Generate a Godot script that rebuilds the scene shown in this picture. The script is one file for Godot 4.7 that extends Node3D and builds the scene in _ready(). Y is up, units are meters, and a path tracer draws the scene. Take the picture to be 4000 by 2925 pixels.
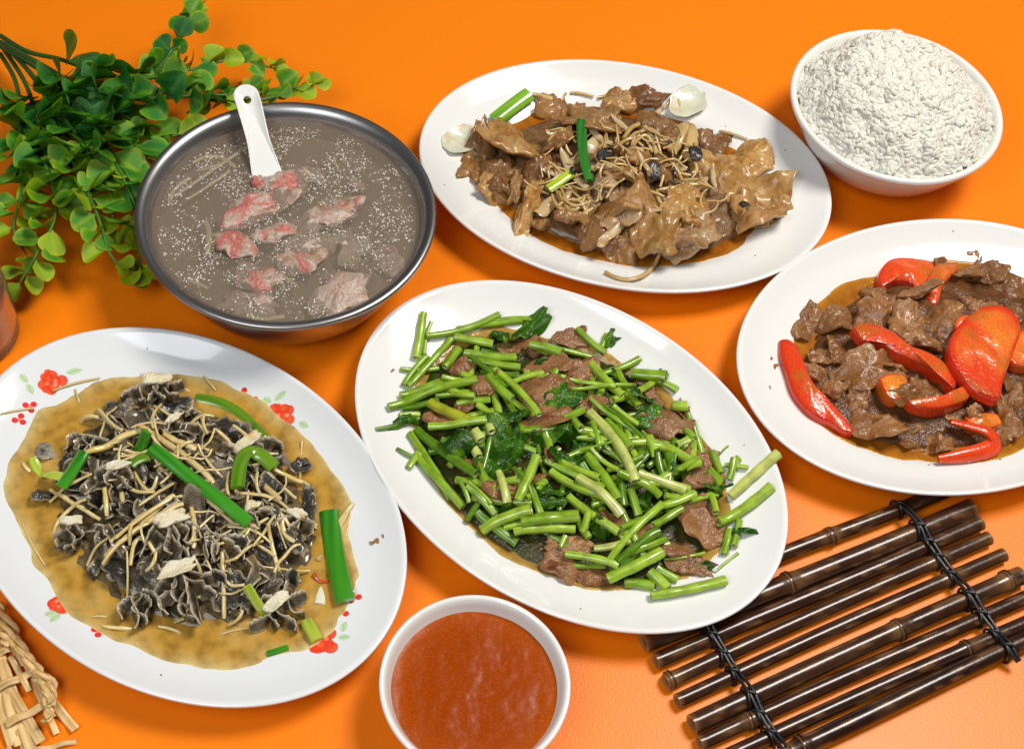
extends Node3D
# Dishes of cooked food, a bamboo mat and an artificial spray on an orange table top. One unit is a metre; the table top is y = 0.

var rng := RandomNumberGenerator.new()
var fn := FastNoiseLite.new()
var taken := {}
var families := {}
var M := {}
var TEX := {}

const PLATE_A := 0.170
const PLATE_B := 0.1245
const PROFILE := [[0.0, 0.0065], [0.5, 0.0065], [0.62, 0.0075], [0.68, 0.0105], [0.73, 0.0145], [0.78, 0.0168], [0.9, 0.0225], [0.985, 0.0285], [1.3, 0.0288]]


# ---------------------------------------------------------------- mesh building
class Shape:
	var v := PackedVector3Array()
	var c := PackedColorArray()
	var uv := PackedVector2Array()
	var ix := PackedInt32Array()

	func add(p: Vector3, col: Color, t := Vector2.ZERO) -> int:
		v.append(p)
		c.append(col)
		uv.append(t)
		return v.size() - 1

	func tri(a: int, b: int, d: int) -> void:
		ix.append(a)
		ix.append(b)
		ix.append(d)

	func strip(start: int, rows: int, cols: int, wrap: bool) -> void:
		var n := cols if wrap else cols - 1
		for i in rows - 1:
			for k in n:
				var a := start + i * cols + k
				var b := start + i * cols + (k + 1) % cols
				tri(a, a + cols, b)
				tri(a + cols, b + cols, b)

	func commit(mat: Material, closed := true) -> ArrayMesh:
		var n := PackedVector3Array()
		n.resize(v.size())
		var vol := 0.0
		var upw := 0.0
		for i in range(0, ix.size(), 3):
			var a := v[ix[i]]
			var b := v[ix[i + 1]]
			var d := v[ix[i + 2]]
			var m := (d - a).cross(b - a)
			vol += a.dot(b.cross(d))
			upw += m.y
			n[ix[i]] += m
			n[ix[i + 1]] += m
			n[ix[i + 2]] += m
		var flip := vol > 0.0 if closed else upw < 0.0
		if flip:
			for i in range(0, ix.size(), 3):
				var t := ix[i + 1]
				ix[i + 1] = ix[i + 2]
				ix[i + 2] = t
		for i in n.size():
			n[i] = (-n[i] if flip else n[i]).normalized()
		var arr := []
		arr.resize(Mesh.ARRAY_MAX)
		arr[Mesh.ARRAY_VERTEX] = v
		arr[Mesh.ARRAY_NORMAL] = n
		arr[Mesh.ARRAY_COLOR] = c
		arr[Mesh.ARRAY_TEX_UV] = uv
		arr[Mesh.ARRAY_INDEX] = ix
		var am := ArrayMesh.new()
		am.add_surface_from_arrays(Mesh.PRIMITIVE_TRIANGLES, arr)
		am.surface_set_material(0, mat)
		return am


# A body swept along a path: an ellipse of half width hw (across) and half height ht (along up) at every ring.
# cut: 0 open, 1 flat ends, 2 hollow ends.
func sweep(s: Shape, path: PackedVector3Array, ups: Array, hw: PackedFloat32Array, ht: PackedFloat32Array, cols: PackedColorArray, alt: Color, sides := 8, cut := 1, cutcol := Color(0.4, 0.45, 0.15), ridge := 0.0, wrap_path := false) -> void:
	var n := path.size()
	var rings := []
	var start := s.v.size()
	var edge_mode := ridge < 0.0
	for i in n:
		var t: Vector3
		if wrap_path:
			t = (path[(i + 1) % n] - path[(i + n - 1) % n]).normalized()
		else:
			t = (path[mini(i + 1, n - 1)] - path[maxi(i - 1, 0)]).normalized()
		var up: Vector3 = ups[i % ups.size()]
		var side := t.cross(up).normalized()
		var nn := side.cross(t).normalized()
		for k in sides:
			var a := TAU * k / sides
			var r := 1.0 + (ridge * cos(a * 5.0) if not edge_mode else 0.0)
			var col := cols[i]
			if edge_mode:
				col = col.lerp(alt, smoothstep(0.6, 0.95, absf(sin(a))))
			elif ridge > 0.0:
				col = col.lerp(alt, 0.5 + 0.5 * cos(a * 5.0 + i * 0.3))
			s.add(path[i] + side * (cos(a) * hw[i] * r) + nn * (sin(a) * ht[i] * r), col, Vector2(float(k) / sides, float(i) / n))
		rings.append([t, side, nn])
	s.strip(start, n, sides, true)
	if wrap_path:
		for k in sides:
			var a := start + (n - 1) * sides + k
			var b := start + (n - 1) * sides + (k + 1) % sides
			s.tri(a, start + k, b)
			s.tri(start + k, start + (k + 1) % sides, b)
		return
	if cut == 0:
		return
	for e in 2:
		var i := 0 if e == 0 else n - 1
		var t: Vector3 = rings[i][0] * (1.0 if e == 0 else -1.0)
		var last := s.v.size()
		for k in sides:
			s.add(s.v[start + i * sides + k], cutcol)
		if cut == 2:
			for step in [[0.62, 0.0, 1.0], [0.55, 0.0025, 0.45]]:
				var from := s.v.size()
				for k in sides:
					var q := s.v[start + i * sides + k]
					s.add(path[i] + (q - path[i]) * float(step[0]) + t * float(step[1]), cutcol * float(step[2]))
				for k in sides:
					var k2 := (k + 1) % sides
					if e == 0:
						s.tri(last + k, last + k2, from + k)
						s.tri(from + k, last + k2, from + k2)
					else:
						s.tri(last + k, from + k, last + k2)
						s.tri(from + k, from + k2, last + k2)
				last = from
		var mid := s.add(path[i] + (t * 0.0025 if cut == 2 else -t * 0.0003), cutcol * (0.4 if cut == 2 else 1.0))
		for k in sides:
			if e == 0:
				s.tri(mid, last + k, last + (k + 1) % sides)
			else:
				s.tri(mid, last + (k + 1) % sides, last + k)


func filled(n: int, value: float) -> PackedFloat32Array:
	var a := PackedFloat32Array()
	a.resize(n)
	a.fill(value)
	return a


func painted(n: int, a: Color, b: Color) -> PackedColorArray:
	var out := PackedColorArray()
	for i in n:
		out.append(a.lerp(b, float(i) / maxf(1.0, n - 1)))
	return out


func bezier(a: Vector3, b: Vector3, d: Vector3, n: int) -> PackedVector3Array:
	# through b at the middle
	var ctrl := b * 2.0 - (a + d) * 0.5
	var out := PackedVector3Array()
	for i in n:
		var t := float(i) / (n - 1)
		out.append(a * (1 - t) * (1 - t) + ctrl * 2.0 * t * (1 - t) + d * t * t)
	return out


func spline(p: Array, per: int) -> PackedVector3Array:
	var cv := Curve3D.new()
	for i in p.size():
		var t: Vector3 = (p[mini(i + 1, p.size() - 1)] - p[maxi(i - 1, 0)]) / 6.0
		cv.add_point(p[i], -t, t)
	var out := PackedVector3Array()
	for i in (p.size() - 1):
		for k in per:
			out.append(cv.sample(i, float(k) / per))
	out.append(p[p.size() - 1])
	return out


# A body turned about the y axis (a = b) or drawn out to an oval: points of the profile are [part of the radius, height].
func turned(profile: Array, a: float, b: float, sides: int, mat: Material, col := Color.WHITE, at := Vector3.ZERO) -> ArrayMesh:
	var s := Shape.new()
	for p in profile:
		for k in sides:
			var th := TAU * k / sides
			var x: float = cos(th) * p[0] * a
			var z: float = sin(th) * p[0] * b
			s.add(at + Vector3(x, p[1], z), col, Vector2(x / (2.0 * PLATE_A) + 0.5, z / (2.0 * PLATE_B) + 0.5))
	s.strip(0, profile.size(), sides, true)
	return s.commit(mat)


# Rounds a profile: every corner becomes a short curve.
func rounded(profile: Array, r := 0.3) -> Array:
	var out := [profile[0]]
	for i in range(1, profile.size() - 1):
		var p := Vector2(profile[i][0], profile[i][1])
		var a := Vector2(profile[i - 1][0], profile[i - 1][1])
		var b := Vector2(profile[i + 1][0], profile[i + 1][1])
		var s := p.lerp(a, r)
		var e := p.lerp(b, r)
		for k in 5:
			var t := k / 4.0
			var q := s.lerp(p, t).lerp(p.lerp(e, t), t)
			out.append([q.x, q.y])
	out.append(profile[profile.size() - 1])
	return out


# ---------------------------------------------------------------- nodes
func numbered(called: String) -> String:
	var n: int = taken.get(called, 0)
	taken[called] = n + 1
	return called if n == 0 else "%s_%03d" % [called, n]


func tag(o: Node3D, label: String, category: String, group := "", kind := "") -> void:
	o.set_meta("label", label)
	o.set_meta("category", category)
	if group:
		o.set_meta("group", group)
		if not families.has(group):
			families[group] = []
		families[group].append(o)
	if kind:
		o.set_meta("kind", kind)


func put(called: String, mesh: Mesh, parent: Node3D = null, at := Vector3.ZERO, turn := 0.0) -> MeshInstance3D:
	var o := MeshInstance3D.new()
	o.mesh = mesh
	o.position = at
	o.rotation.y = turn
	if parent:
		o.name = called
		parent.add_child(o, true)
	else:
		o.name = numbered(called)
		add_child(o, true)
	return o


func thing(called: String, at := Vector3.ZERO, turn := 0.0) -> Node3D:
	var o := Node3D.new()
	o.name = numbered(called)
	o.position = at
	o.rotation.y = turn
	add_child(o, true)
	return o


const ORDINAL := ["", "second ", "third ", "fourth ", "fifth ", "sixth ", "seventh ", "eighth ", "ninth ", "tenth ", "eleventh ", "twelfth ", "thirteenth ", "fourteenth ", "fifteenth ", "sixteenth "]


# Where several things of a family would read alike, say which one by its order from the left.
func single_out() -> void:
	for g in families:
		var alike := {}
		for o in families[g]:
			var l: String = o.get_meta("label")
			if not alike.has(l):
				alike[l] = []
			alike[l].append(o)
		for l in alike:
			var set: Array = alike[l]
			if set.size() < 2:
				continue
			set.sort_custom(func(p, q): return p.position.x < q.position.x)
			for i in set.size():
				var from_left: bool = i < (set.size() + 1) / 2
				var k: int = i if from_left else set.size() - 1 - i
				var word: String = "leftmost" if from_left and k == 0 else ("rightmost" if k == 0 else ORDINAL[k] + ("from the left" if from_left else "from the right"))
				set[i].set_meta("label", l + ", " + word)


# ---------------------------------------------------------------- a plate with its pile: heights on a 2 mm grid in the plate's own axes
class Pile:
	var cx: float
	var cz: float
	var ang: float
	var ca: float
	var sa: float
	var ma: float
	var mb: float
	var mh: float
	var base: float
	var hm := PackedFloat32Array()
	var left_end: String
	var right_end: String
	var far_side: String
	var near_side: String
	const NX := 190
	const NZ := 140

	func _init(x: float, z: float, degrees: float, a: float, b: float, h: float, y: float, words: Array) -> void:
		cx = x
		cz = z
		ang = deg_to_rad(degrees)
		ca = cos(ang)
		sa = sin(ang)
		ma = a
		mb = b
		mh = h
		base = y
		left_end = words[0]
		right_end = words[1]
		far_side = words[2]
		near_side = words[3]
		hm.resize(NX * NZ)

	func mound(x: float, z: float) -> float:
		var q := 1.0 - (x / ma) * (x / ma) - (z / mb) * (z / mb)
		return base + mh * pow(q, 0.6) if q > 0.0 else 0.0

	func world(x: float, z: float, y: float) -> Vector3:
		return Vector3(cx + x * ca - z * sa, y, cz + x * sa + z * ca)

	func h(x: float, z: float) -> float:
		var i := clampi(int(x / 0.002 + NX / 2.0), 0, NX - 1)
		var j := clampi(int(z / 0.002 + NZ / 2.0), 0, NZ - 1)
		return hm[j * NX + i]

	func soft(x: float, z: float, r: float) -> float:
		return (h(x, z) * 2.0 + h(x + r, z) + h(x - r, z) + h(x, z + r) + h(x, z - r)) / 6.0

	func stamp(x: float, z: float, r: float, y: float) -> void:
		var n := int(ceil(r / 0.002))
		var i0 := int(x / 0.002 + NX / 2.0)
		var j0 := int(z / 0.002 + NZ / 2.0)
		for dj in range(-n, n + 1):
			for di in range(-n, n + 1):
				if di * di + dj * dj > n * n:
					continue
				var i := i0 + di
				var j := j0 + dj
				if i >= 0 and j >= 0 and i < NX and j < NZ:
					hm[j * NX + i] = maxf(hm[j * NX + i], y)

	func limit(x: float, z: float, extra: float, floor_y: float) -> float:
		return maxf(floor_y, mound(x, z) + extra)

	func region(x: float, z: float) -> String:
		var u := x / ma
		var w := z / mb
		var e := left_end if u < -0.33 else (right_end if u > 0.33 else "")
		var d := far_side if w < -0.3 else (near_side if w > 0.3 else "")
		if e == "" and d == "":
			return "in the middle of the pile"
		if e == "":
			return "mid pile, " + d
		if d == "":
			return e
		return e + ", " + d


func plate_y(t: float) -> float:
	for i in PROFILE.size() - 1:
		if t <= PROFILE[i + 1][0]:
			return remap(t, PROFILE[i][0], PROFILE[i + 1][0], PROFILE[i][1], PROFILE[i + 1][1])
	return 0.0288


func fill_pile(p: Pile, share: float, level: float) -> void:
	for j in Pile.NZ:
		for i in Pile.NX:
			var x := (i - Pile.NX / 2.0) * 0.002
			var z := (j - Pile.NZ / 2.0) * 0.002
			var t := Vector2(x / PLATE_A, z / PLATE_B).length()
			var y := maxf(plate_y(t), level if t < 0.75 else 0.0)
			p.hm[j * Pile.NX + i] = maxf(y, lerpf(p.base, p.mound(x, z), share) if p.mound(x, z) > 0.0 else 0.0)


# ---------------------------------------------------------------- materials
func noise_tex(freq: float, type: int, octaves: int, seed_: int, bump := 0.0, ramp: Gradient = null, size := 256) -> NoiseTexture2D:
	var n := FastNoiseLite.new()
	n.noise_type = type
	n.frequency = freq
	n.fractal_octaves = octaves
	n.seed = seed_
	var t := NoiseTexture2D.new()
	t.noise = n
	t.width = size
	t.height = size
	t.seamless = true
	if ramp:
		t.color_ramp = ramp
	if bump > 0.0:
		t.as_normal_map = true
		t.bump_strength = bump
	return t


func surface(rough: float, opts := {}) -> StandardMaterial3D:
	var m := StandardMaterial3D.new()
	m.vertex_color_use_as_albedo = opts.get("vertex", true)
	m.albedo_color = opts.get("color", Color.WHITE)
	m.roughness = rough
	if opts.has("tint"):
		m.albedo_texture = opts.tint
	if opts.has("relief"):
		m.heightmap_enabled = true
		m.heightmap_texture = opts.relief
		m.heightmap_scale = opts.get("depth", 0.05)
	if opts.has("tint") or opts.has("relief"):
		m.uv1_triplanar = true
		var k: float = opts.get("scale", 20.0)
		m.uv1_scale = Vector3(k, k, k)
	if opts.has("coat"):
		m.clearcoat_enabled = true
		m.clearcoat = opts.coat
		m.clearcoat_roughness = opts.get("coat_rough", 0.08)
	if opts.has("sss"):
		m.subsurf_scatter_enabled = true
		m.subsurf_scatter_strength = opts.sss
	if opts.has("back"):
		m.backlight_enabled = true
		m.backlight = opts.back
	m.metallic = opts.get("metal", 0.0)
	if opts.has("spec"):
		m.metallic_specular = opts.spec
	return m


func ramp(stops: Array) -> Gradient:
	var g := Gradient.new()
	g.offsets = PackedFloat32Array(stops.map(func(s): return s[0]))
	g.colors = PackedColorArray(stops.map(func(s): return s[1]))
	return g


func lin(r: float, g: float, b: float) -> Color:
	return Color(r, g, b).linear_to_srgb()


func make_materials() -> void:
	TEX.fine = noise_tex(0.05, FastNoiseLite.TYPE_SIMPLEX_SMOOTH, 3, 3)
	TEX.lumps = noise_tex(0.03, FastNoiseLite.TYPE_CELLULAR, 2, 5)
	TEX.leather = noise_tex(0.09, FastNoiseLite.TYPE_SIMPLEX_SMOOTH, 2, 9, 0.0, null, 512)
	TEX.mottle = noise_tex(0.02, FastNoiseLite.TYPE_SIMPLEX_SMOOTH, 4, 7, 0.0, ramp([[0.0, Color(0.74, 0.74, 0.74)], [0.5, Color(0.92, 0.92, 0.92)], [1.0, Color(1, 1, 1)]]))
	TEX.fibre = noise_tex(0.04, FastNoiseLite.TYPE_SIMPLEX_SMOOTH, 4, 17, 0.0, ramp([[0.0, Color(0.5, 0.46, 0.44)], [0.4, Color(0.8, 0.78, 0.76)], [0.65, Color(1, 1, 1)], [1.0, Color(1, 1, 1)]]))
	TEX.fibre2 = noise_tex(0.05, FastNoiseLite.TYPE_SIMPLEX_SMOOTH, 4, 19, 0.0, ramp([[0.0, Color(0.62, 0.56, 0.52)], [0.45, Color(0.88, 0.86, 0.84)], [0.7, Color(1, 1, 1)], [1.0, Color(1, 1, 1)]]))
	TEX.specks = noise_tex(0.14, FastNoiseLite.TYPE_CELLULAR, 1, 21, 0.0, ramp([[0.0, Color(1.0, 0.86, 0.62)], [0.08, Color(1.0, 0.95, 0.86)], [0.16, Color(0.93, 0.93, 0.93)], [1.0, Color(1, 1, 1)]]))
	TEX.pepper = noise_tex(0.07, FastNoiseLite.TYPE_CELLULAR, 1, 29, 0.0, ramp([[0.0, Color(0.32, 0.2, 0.14)], [0.045, Color(0.4, 0.25, 0.18)], [0.08, Color(0.94, 0.93, 0.92)], [0.5, Color(1, 1, 1)], [1.0, Color(0.92, 0.92, 0.92)]]))
	TEX.seeds = noise_tex(0.085, FastNoiseLite.TYPE_CELLULAR, 1, 23, 0.0, ramp([[0.0, Color(1.0, 1.0, 0.9)], [0.10, Color(0.95, 0.9, 0.75)], [0.17, Color(0.80, 0.78, 0.75)], [0.6, Color(0.78, 0.76, 0.74)], [1.0, Color(0.76, 0.76, 0.76)]]))
	TEX.nubs = noise_tex(0.11, FastNoiseLite.TYPE_CELLULAR, 1, 31, 0.0, ramp([[0.0, Color(1, 1, 1)], [0.5, Color(0.4, 0.4, 0.4)], [1.0, Color(0, 0, 0)]]))
	M.table = surface(0.36, {"vertex": false, "color": lin(0.88, 0.212, 0.003), "relief": TEX.leather, "depth": 0.009, "scale": 10.0, "spec": 0.38})
	M.china = surface(0.12, {"vertex": false, "color": lin(0.80, 0.80, 0.765), "coat": 0.5, "coat_rough": 0.03})
	M.china_bowl = surface(0.14, {"vertex": false, "color": lin(0.80, 0.80, 0.75), "coat": 0.5, "coat_rough": 0.04})
	M.steel = surface(0.26, {"vertex": false, "color": lin(0.50, 0.49, 0.48), "metal": 1.0, "relief": TEX.fine, "depth": 0.004, "scale": 30.0})
	M.steel_rim = surface(0.34, {"vertex": false, "color": lin(0.36, 0.35, 0.345), "metal": 1.0})
	M.beef = surface(0.26, {"tint": TEX.fibre2, "relief": TEX.lumps, "depth": 0.06, "scale": 62.0, "spec": 0.42, "sss": 0.04})
	M.beef_wet = surface(0.3, {"tint": TEX.fibre2, "relief": TEX.lumps, "depth": 0.07, "scale": 55.0, "spec": 0.4, "sss": 0.04, "coat": 0.3, "coat_rough": 0.15})
	M.pork = surface(0.34, {"tint": TEX.mottle, "relief": TEX.fine, "depth": 0.05, "scale": 34.0, "spec": 0.35, "sss": 0.08, "coat": 0.45, "coat_rough": 0.12})
	M.rare = surface(0.36, {"tint": TEX.mottle, "relief": TEX.lumps, "depth": 0.07, "scale": 60.0, "spec": 0.5, "sss": 0.05})
	M.stalk = surface(0.28, {"tint": TEX.mottle, "scale": 20.0, "coat": 0.5, "coat_rough": 0.12, "sss": 0.05})
	M.leafy = surface(0.2, {"tint": TEX.mottle, "scale": 30.0, "relief": TEX.fine, "depth": 0.06, "spec": 0.4})
	M.strand = surface(0.3, {"coat": 0.6, "coat_rough": 0.12, "sss": 0.08})
	M.tripe = surface(0.4, {"tint": TEX.mottle, "relief": TEX.nubs, "depth": 0.08, "scale": 24.0, "spec": 0.35, "coat": 0.7, "coat_rough": 0.09})
	M.white_bit = surface(0.4, {"relief": TEX.fine, "depth": 0.1, "scale": 30.0, "spec": 0.5, "sss": 0.08})
	M.scallion = surface(0.22, {"coat": 0.9, "coat_rough": 0.06})
	M.tomato = surface(0.17, {"tint": TEX.pepper, "scale": 17.0, "sss": 0.1, "spec": 0.5, "relief": TEX.fine, "depth": 0.014})
	M.flesh = surface(0.2, {"tint": TEX.pepper, "relief": TEX.fine, "depth": 0.03, "scale": 19.0, "sss": 0.08, "spec": 0.5})
	M.bean = surface(0.4, {"relief": TEX.fine, "depth": 0.1, "scale": 40.0, "coat": 0.4, "coat_rough": 0.2})
	M.gravy = surface(0.12, {"tint": TEX.mottle, "scale": 13.0, "relief": TEX.fine, "depth": 0.02, "spec": 0.4})
	M.sauce = surface(0.28, {"tint": TEX.seeds, "scale": 17.0, "relief": TEX.fine, "depth": 0.006, "spec": 0.25})
	M.rice = surface(0.45, {"vertex": false, "color": lin(0.92, 0.91, 0.85), "back": Color(0.8, 0.79, 0.7), "spec": 0.4})
	M.bamboo = surface(0.3, {"coat": 0.45, "coat_rough": 0.1, "tint": TEX.mottle, "scale": 14.0, "relief": TEX.fine, "depth": 0.012, "spec": 0.4})
	M.cord = surface(0.4, {"vertex": false, "color": lin(0.006, 0.006, 0.007), "coat": 0.3, "coat_rough": 0.2})
	M.straw = surface(0.45, {"relief": TEX.fine, "depth": 0.02, "scale": 30.0})
	M.plastic_leaf = surface(0.32, {"back": Color(0.25, 0.3, 0.05), "relief": TEX.fine, "depth": 0.02, "scale": 40.0, "spec": 0.55})
	M.plastic_stem = surface(0.45, {})
	var g := StandardMaterial3D.new()
	g.albedo_color = Color(0.56, 0.50, 0.43, 0.46)
	g.transparency = BaseMaterial3D.TRANSPARENCY_ALPHA
	g.roughness = 0.07
	M.broth = g
	M.broth_deep = surface(0.5, {"vertex": false, "color": lin(0.20, 0.145, 0.095)})
	M.oil = surface(0.1, {"vertex": false, "color": lin(0.7, 0.65, 0.56), "metal": 0.35})
	var gl := StandardMaterial3D.new()
	gl.albedo_color = Color(1.0, 0.96, 0.92, 0.04)
	gl.refraction_enabled = true
	gl.refraction_scale = 0.05
	gl.roughness = 0.03
	M.glass = gl
	M.chilli_oil = surface(0.1, {"vertex": false, "color": lin(0.20, 0.035, 0.004), "coat": 1.0})


# ---------------------------------------------------------------- food
# A flattened, lumpy body lying on the pile. pal: two main tones and one for scattered patches.
func lump(p: Pile, x: float, z: float, hl: float, hw: float, deg: float, thick: float, pal: Array, seed_: int, o := {}) -> Array:
	var rows: int = o.get("rows", 13)
	var sides: int = o.get("sides", 30)
	var drape: float = o.get("drape", 0.65)
	var rough: float = o.get("rough", 0.0018)
	var freq: float = o.get("freq", 140.0)
	var curl: float = o.get("curl", 0.0)
	var ragged: float = o.get("ragged", 0.28)
	var wave: float = o.get("wave", 0.0025)
	var patch: float = o.get("patch", 0.25)
	var lean: Vector2 = o.get("lean", Vector2.ZERO)
	var cap: float = o.get("cap", 0.006)
	var a := deg_to_rad(deg)
	var ex := Vector2(cos(a), sin(a))
	var ez := Vector2(-ex.y, ex.x)
	var y0: float = o.get("y", p.soft(x, z, minf(hl, hw) * 0.6) + thick * 0.5 if p else 0.0)
	if p and not o.has("y"):
		y0 = minf(y0, p.limit(x, z, cap - 0.001, p.soft(x, z, 0.004) + thick * 0.2))
	var s := Shape.new()
	fn.seed = seed_
	var off := Vector3(seed_ * 0.37, seed_ * 0.11, seed_ * 0.23)
	for i in rows:
		var t := PI * i / (rows - 1)
		var rr := pow(maxf(0.0, sin(t)), 0.75)
		var pole := i == 0 or i == rows - 1
		for k in (1 if pole else sides):
			var th := TAU * k / sides
			var c := cos(th)
			var d := sin(th)
			var rim := 1.0 + ragged * fn.get_noise_2d(c * 70.0 + seed_ * 9.0, d * 70.0) * 1.6 + ragged * 0.45 * fn.get_noise_2d(c * 230.0, d * 230.0 + seed_ * 5.0)
			rim = lerpf(1.0, rim, rr * rr)
			rim *= pow(pow(absf(c), 2.7) + pow(absf(d), 2.7), -1.0 / 2.7)
			var u := rr * rim * c * hl
			var w := rr * rim * d * hw
			var q := ex * u + ez * w
			var y := y0
			if p:
				y = lerpf(y0, maxf(p.h(x + q.x, z + q.y) + thick * 0.4, y0 - 0.02), drape * smoothstep(0.1, 1.0, rr))
			y += lean.x * u + lean.y * w
			var big := fn.get_noise_3d(u * 2200.0 + off.x, w * 2200.0 + off.y, seed_ * 3.0)
			y += wave * big * 2.0 + curl * (u / hl) * (u / hl) * hl + o.get("cup", 0.0) * (w / hw) * (w / hw) * hw
			y += thick * cos(t) * (0.8 + 0.5 * fn.get_noise_2d(u * 4000.0 + off.z, w * 4000.0))
			var pos := Vector3(q.x, y - y0, q.y)
			var nz := fn.get_noise_3dv(pos * freq * 100.0 + off)
			pos += Vector3(0.35 * nz * cos(th), nz, 0.35 * nz * sin(th)) * rough
			var n1 := fn.get_noise_3dv(pos * 3500.0 + off * 2.0)
			var col: Color = pal[0].lerp(pal[1], clampf(0.5 + 1.1 * n1, 0.0, 1.0))
			var n2 := fn.get_noise_3dv(pos * 6500.0 - off)
			col = col.lerp(pal[2], smoothstep(patch, patch + 0.22, n2))
			if o.has("edge"):
				col = col.lerp(o.edge, smoothstep(0.82, 1.0, rr) * 0.8)
			if o.has("core"):
				col = col.lerp(o.core, 0.85 * (1.0 - smoothstep(0.25, 0.85, rr + 1.7 * n2)) * (1.0 if t < PI / 2 else 0.0))
			s.add(pos, col, Vector2(u, w))
	for k in sides:
		s.tri(0, 1 + k, 1 + (k + 1) % sides)
		var e := s.v.size() - 1
		s.tri(e, e - sides + (k + 1) % sides, e - sides + k)
	s.strip(1, rows - 2, sides, true)
	if p:
		for i in 4:
			for k in 4:
				var q := ex * (hl * 0.6 * (i - 1.5) / 1.5) + ez * (hw * 0.6 * (k - 1.5) / 1.5)
				p.stamp(x + q.x, z + q.y, minf(hl, hw) * 0.32, minf(y0 + thick * 0.7, p.limit(x + q.x, z + q.y, cap, p.h(x + q.x, z + q.y))))
	return [s, y0]


func lay(p: Pile, called: String, s: Shape, mat: Material, x: float, z: float, y: float) -> MeshInstance3D:
	return put(called, s.commit(mat), null, p.world(x, z, y), -p.ang)


# The path of a strip lying on the pile between points in the plate's own axes (metres), relative to its middle.
func lie(p: Pile, pts: Array, n: int, r: float, sag: float, cap := 0.006) -> Array:
	var mid: Vector2 = pts[pts.size() / 2] if pts.size() > 2 else (pts[0] + pts[1]) * 0.5
	var flat := PackedVector3Array()
	if pts.size() == 2:
		for i in n:
			var q: Vector2 = pts[0].lerp(pts[1], float(i) / (n - 1))
			flat.append(Vector3(q.x, 0, q.y))
	else:
		flat = bezier(Vector3(pts[0].x, 0, pts[0].y), Vector3(pts[1].x, 0, pts[1].y), Vector3(pts[2].x, 0, pts[2].y), n)
	var hs := PackedFloat32Array()
	for q in flat:
		hs.append(p.soft(q.x, q.z, r) + r)
	# a straight line resting on the heights, from which the strip sags towards them
	var ya := (hs[0] + hs[1]) * 0.5
	var yb := (hs[n - 1] + hs[n - 2]) * 0.5
	var over := 0.0
	for i in n:
		over = maxf(over, hs[i] - lerpf(ya, yb, float(i) / (n - 1)))
	var y_mid := 0.0
	for i in n:
		var line := lerpf(ya, yb, float(i) / (n - 1)) + over * 0.65
		var y := lerpf(line, hs[i], sag)
		y = minf(y, p.limit(flat[i].x, flat[i].z, cap, plate_y(Vector2(flat[i].x / PLATE_A, flat[i].z / PLATE_B).length()) + r + 0.002))
		flat[i].y = y
	# smooth twice
	for pass_ in 2:
		for i in range(1, n - 1):
			flat[i].y = (flat[i - 1].y + flat[i].y * 2.0 + flat[i + 1].y) * 0.25
	y_mid = flat[n / 2].y
	for i in n:
		p.stamp(flat[i].x, flat[i].z, maxf(r, 0.002), minf(flat[i].y + r * 0.8, flat[i].y + 0.004))
		flat[i] -= Vector3(mid.x, y_mid, mid.y)
	return [flat, mid, y_mid]


func mm2(a: Array, i: int) -> Vector2:
	return Vector2(a[i], a[i + 1]) * 0.001


func pool(p: Pile, called: String, level: float, reach: float, uneven: float, seed_: int, c1: Color, c2: Color, label: String) -> void:
	var s := Shape.new()
	fn.seed = seed_
	var sides := 200
	var rows := 22
	for i in rows:
		for k in sides:
			var th := TAU * k / sides
			var far := reach + uneven * (fn.get_noise_2d(cos(th) * 160.0, sin(th) * 160.0) + 0.35 * fn.get_noise_2d(cos(th) * 420.0, sin(th) * 420.0))
			var t := far * (1.0 - pow(1.0 - float(i) / (rows - 1), 1.6))
			var x := cos(th) * t * PLATE_A
			var z := sin(th) * t * PLATE_B
			var y := maxf(level, plate_y(t) + 0.0005) if i < rows - 1 else plate_y(t) - 0.0006
			var col := c1.lerp(c2, clampf(smoothstep(0.70, 0.98, float(i) / rows) * 0.95 + 0.35 * fn.get_noise_2d(x * 3000.0, z * 3000.0), 0.0, 1.0))
			s.add(Vector3(x, y, z), col, Vector2(x, z))
	s.strip(0, rows, sides, true)
	var o := put(called, s.commit(M.gravy, false), null, p.world(0, 0, 0), -p.ang)
	tag(o, label, "sauce")


# The bed under the visible pieces: a bumpy heap too tangled to count.
func bed(p: Pile, called: String, share: float, pal: Array, mat: Material, seed_: int, rough: float, label: String, category: String) -> void:
	var s := Shape.new()
	fn.seed = seed_
	var sides := 90
	var rows := 30
	for i in rows:
		for k in sides:
			var th := TAU * k / sides
			var t := 0.985 * i / (rows - 1)
			var x := cos(th) * t * p.ma
			var z := sin(th) * t * p.mb
			var y := lerpf(p.base, p.mound(x, z), share)
			y += rough * (fn.get_noise_2d(x * 9000.0, z * 9000.0) + 0.6 * fn.get_noise_2d(x * 22000.0, z * 22000.0)) * (1.0 - t * 0.5)
			if i == rows - 1:
				y = p.base - 0.002
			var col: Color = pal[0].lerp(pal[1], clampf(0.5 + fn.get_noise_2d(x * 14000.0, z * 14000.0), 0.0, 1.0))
			s.add(Vector3(x, y, z), col)
	s.strip(0, rows, sides, true)
	var o := put(called, s.commit(mat, false), null, p.world(0, 0, 0), -p.ang)
	tag(o, label, category, "", "stuff")


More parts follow.
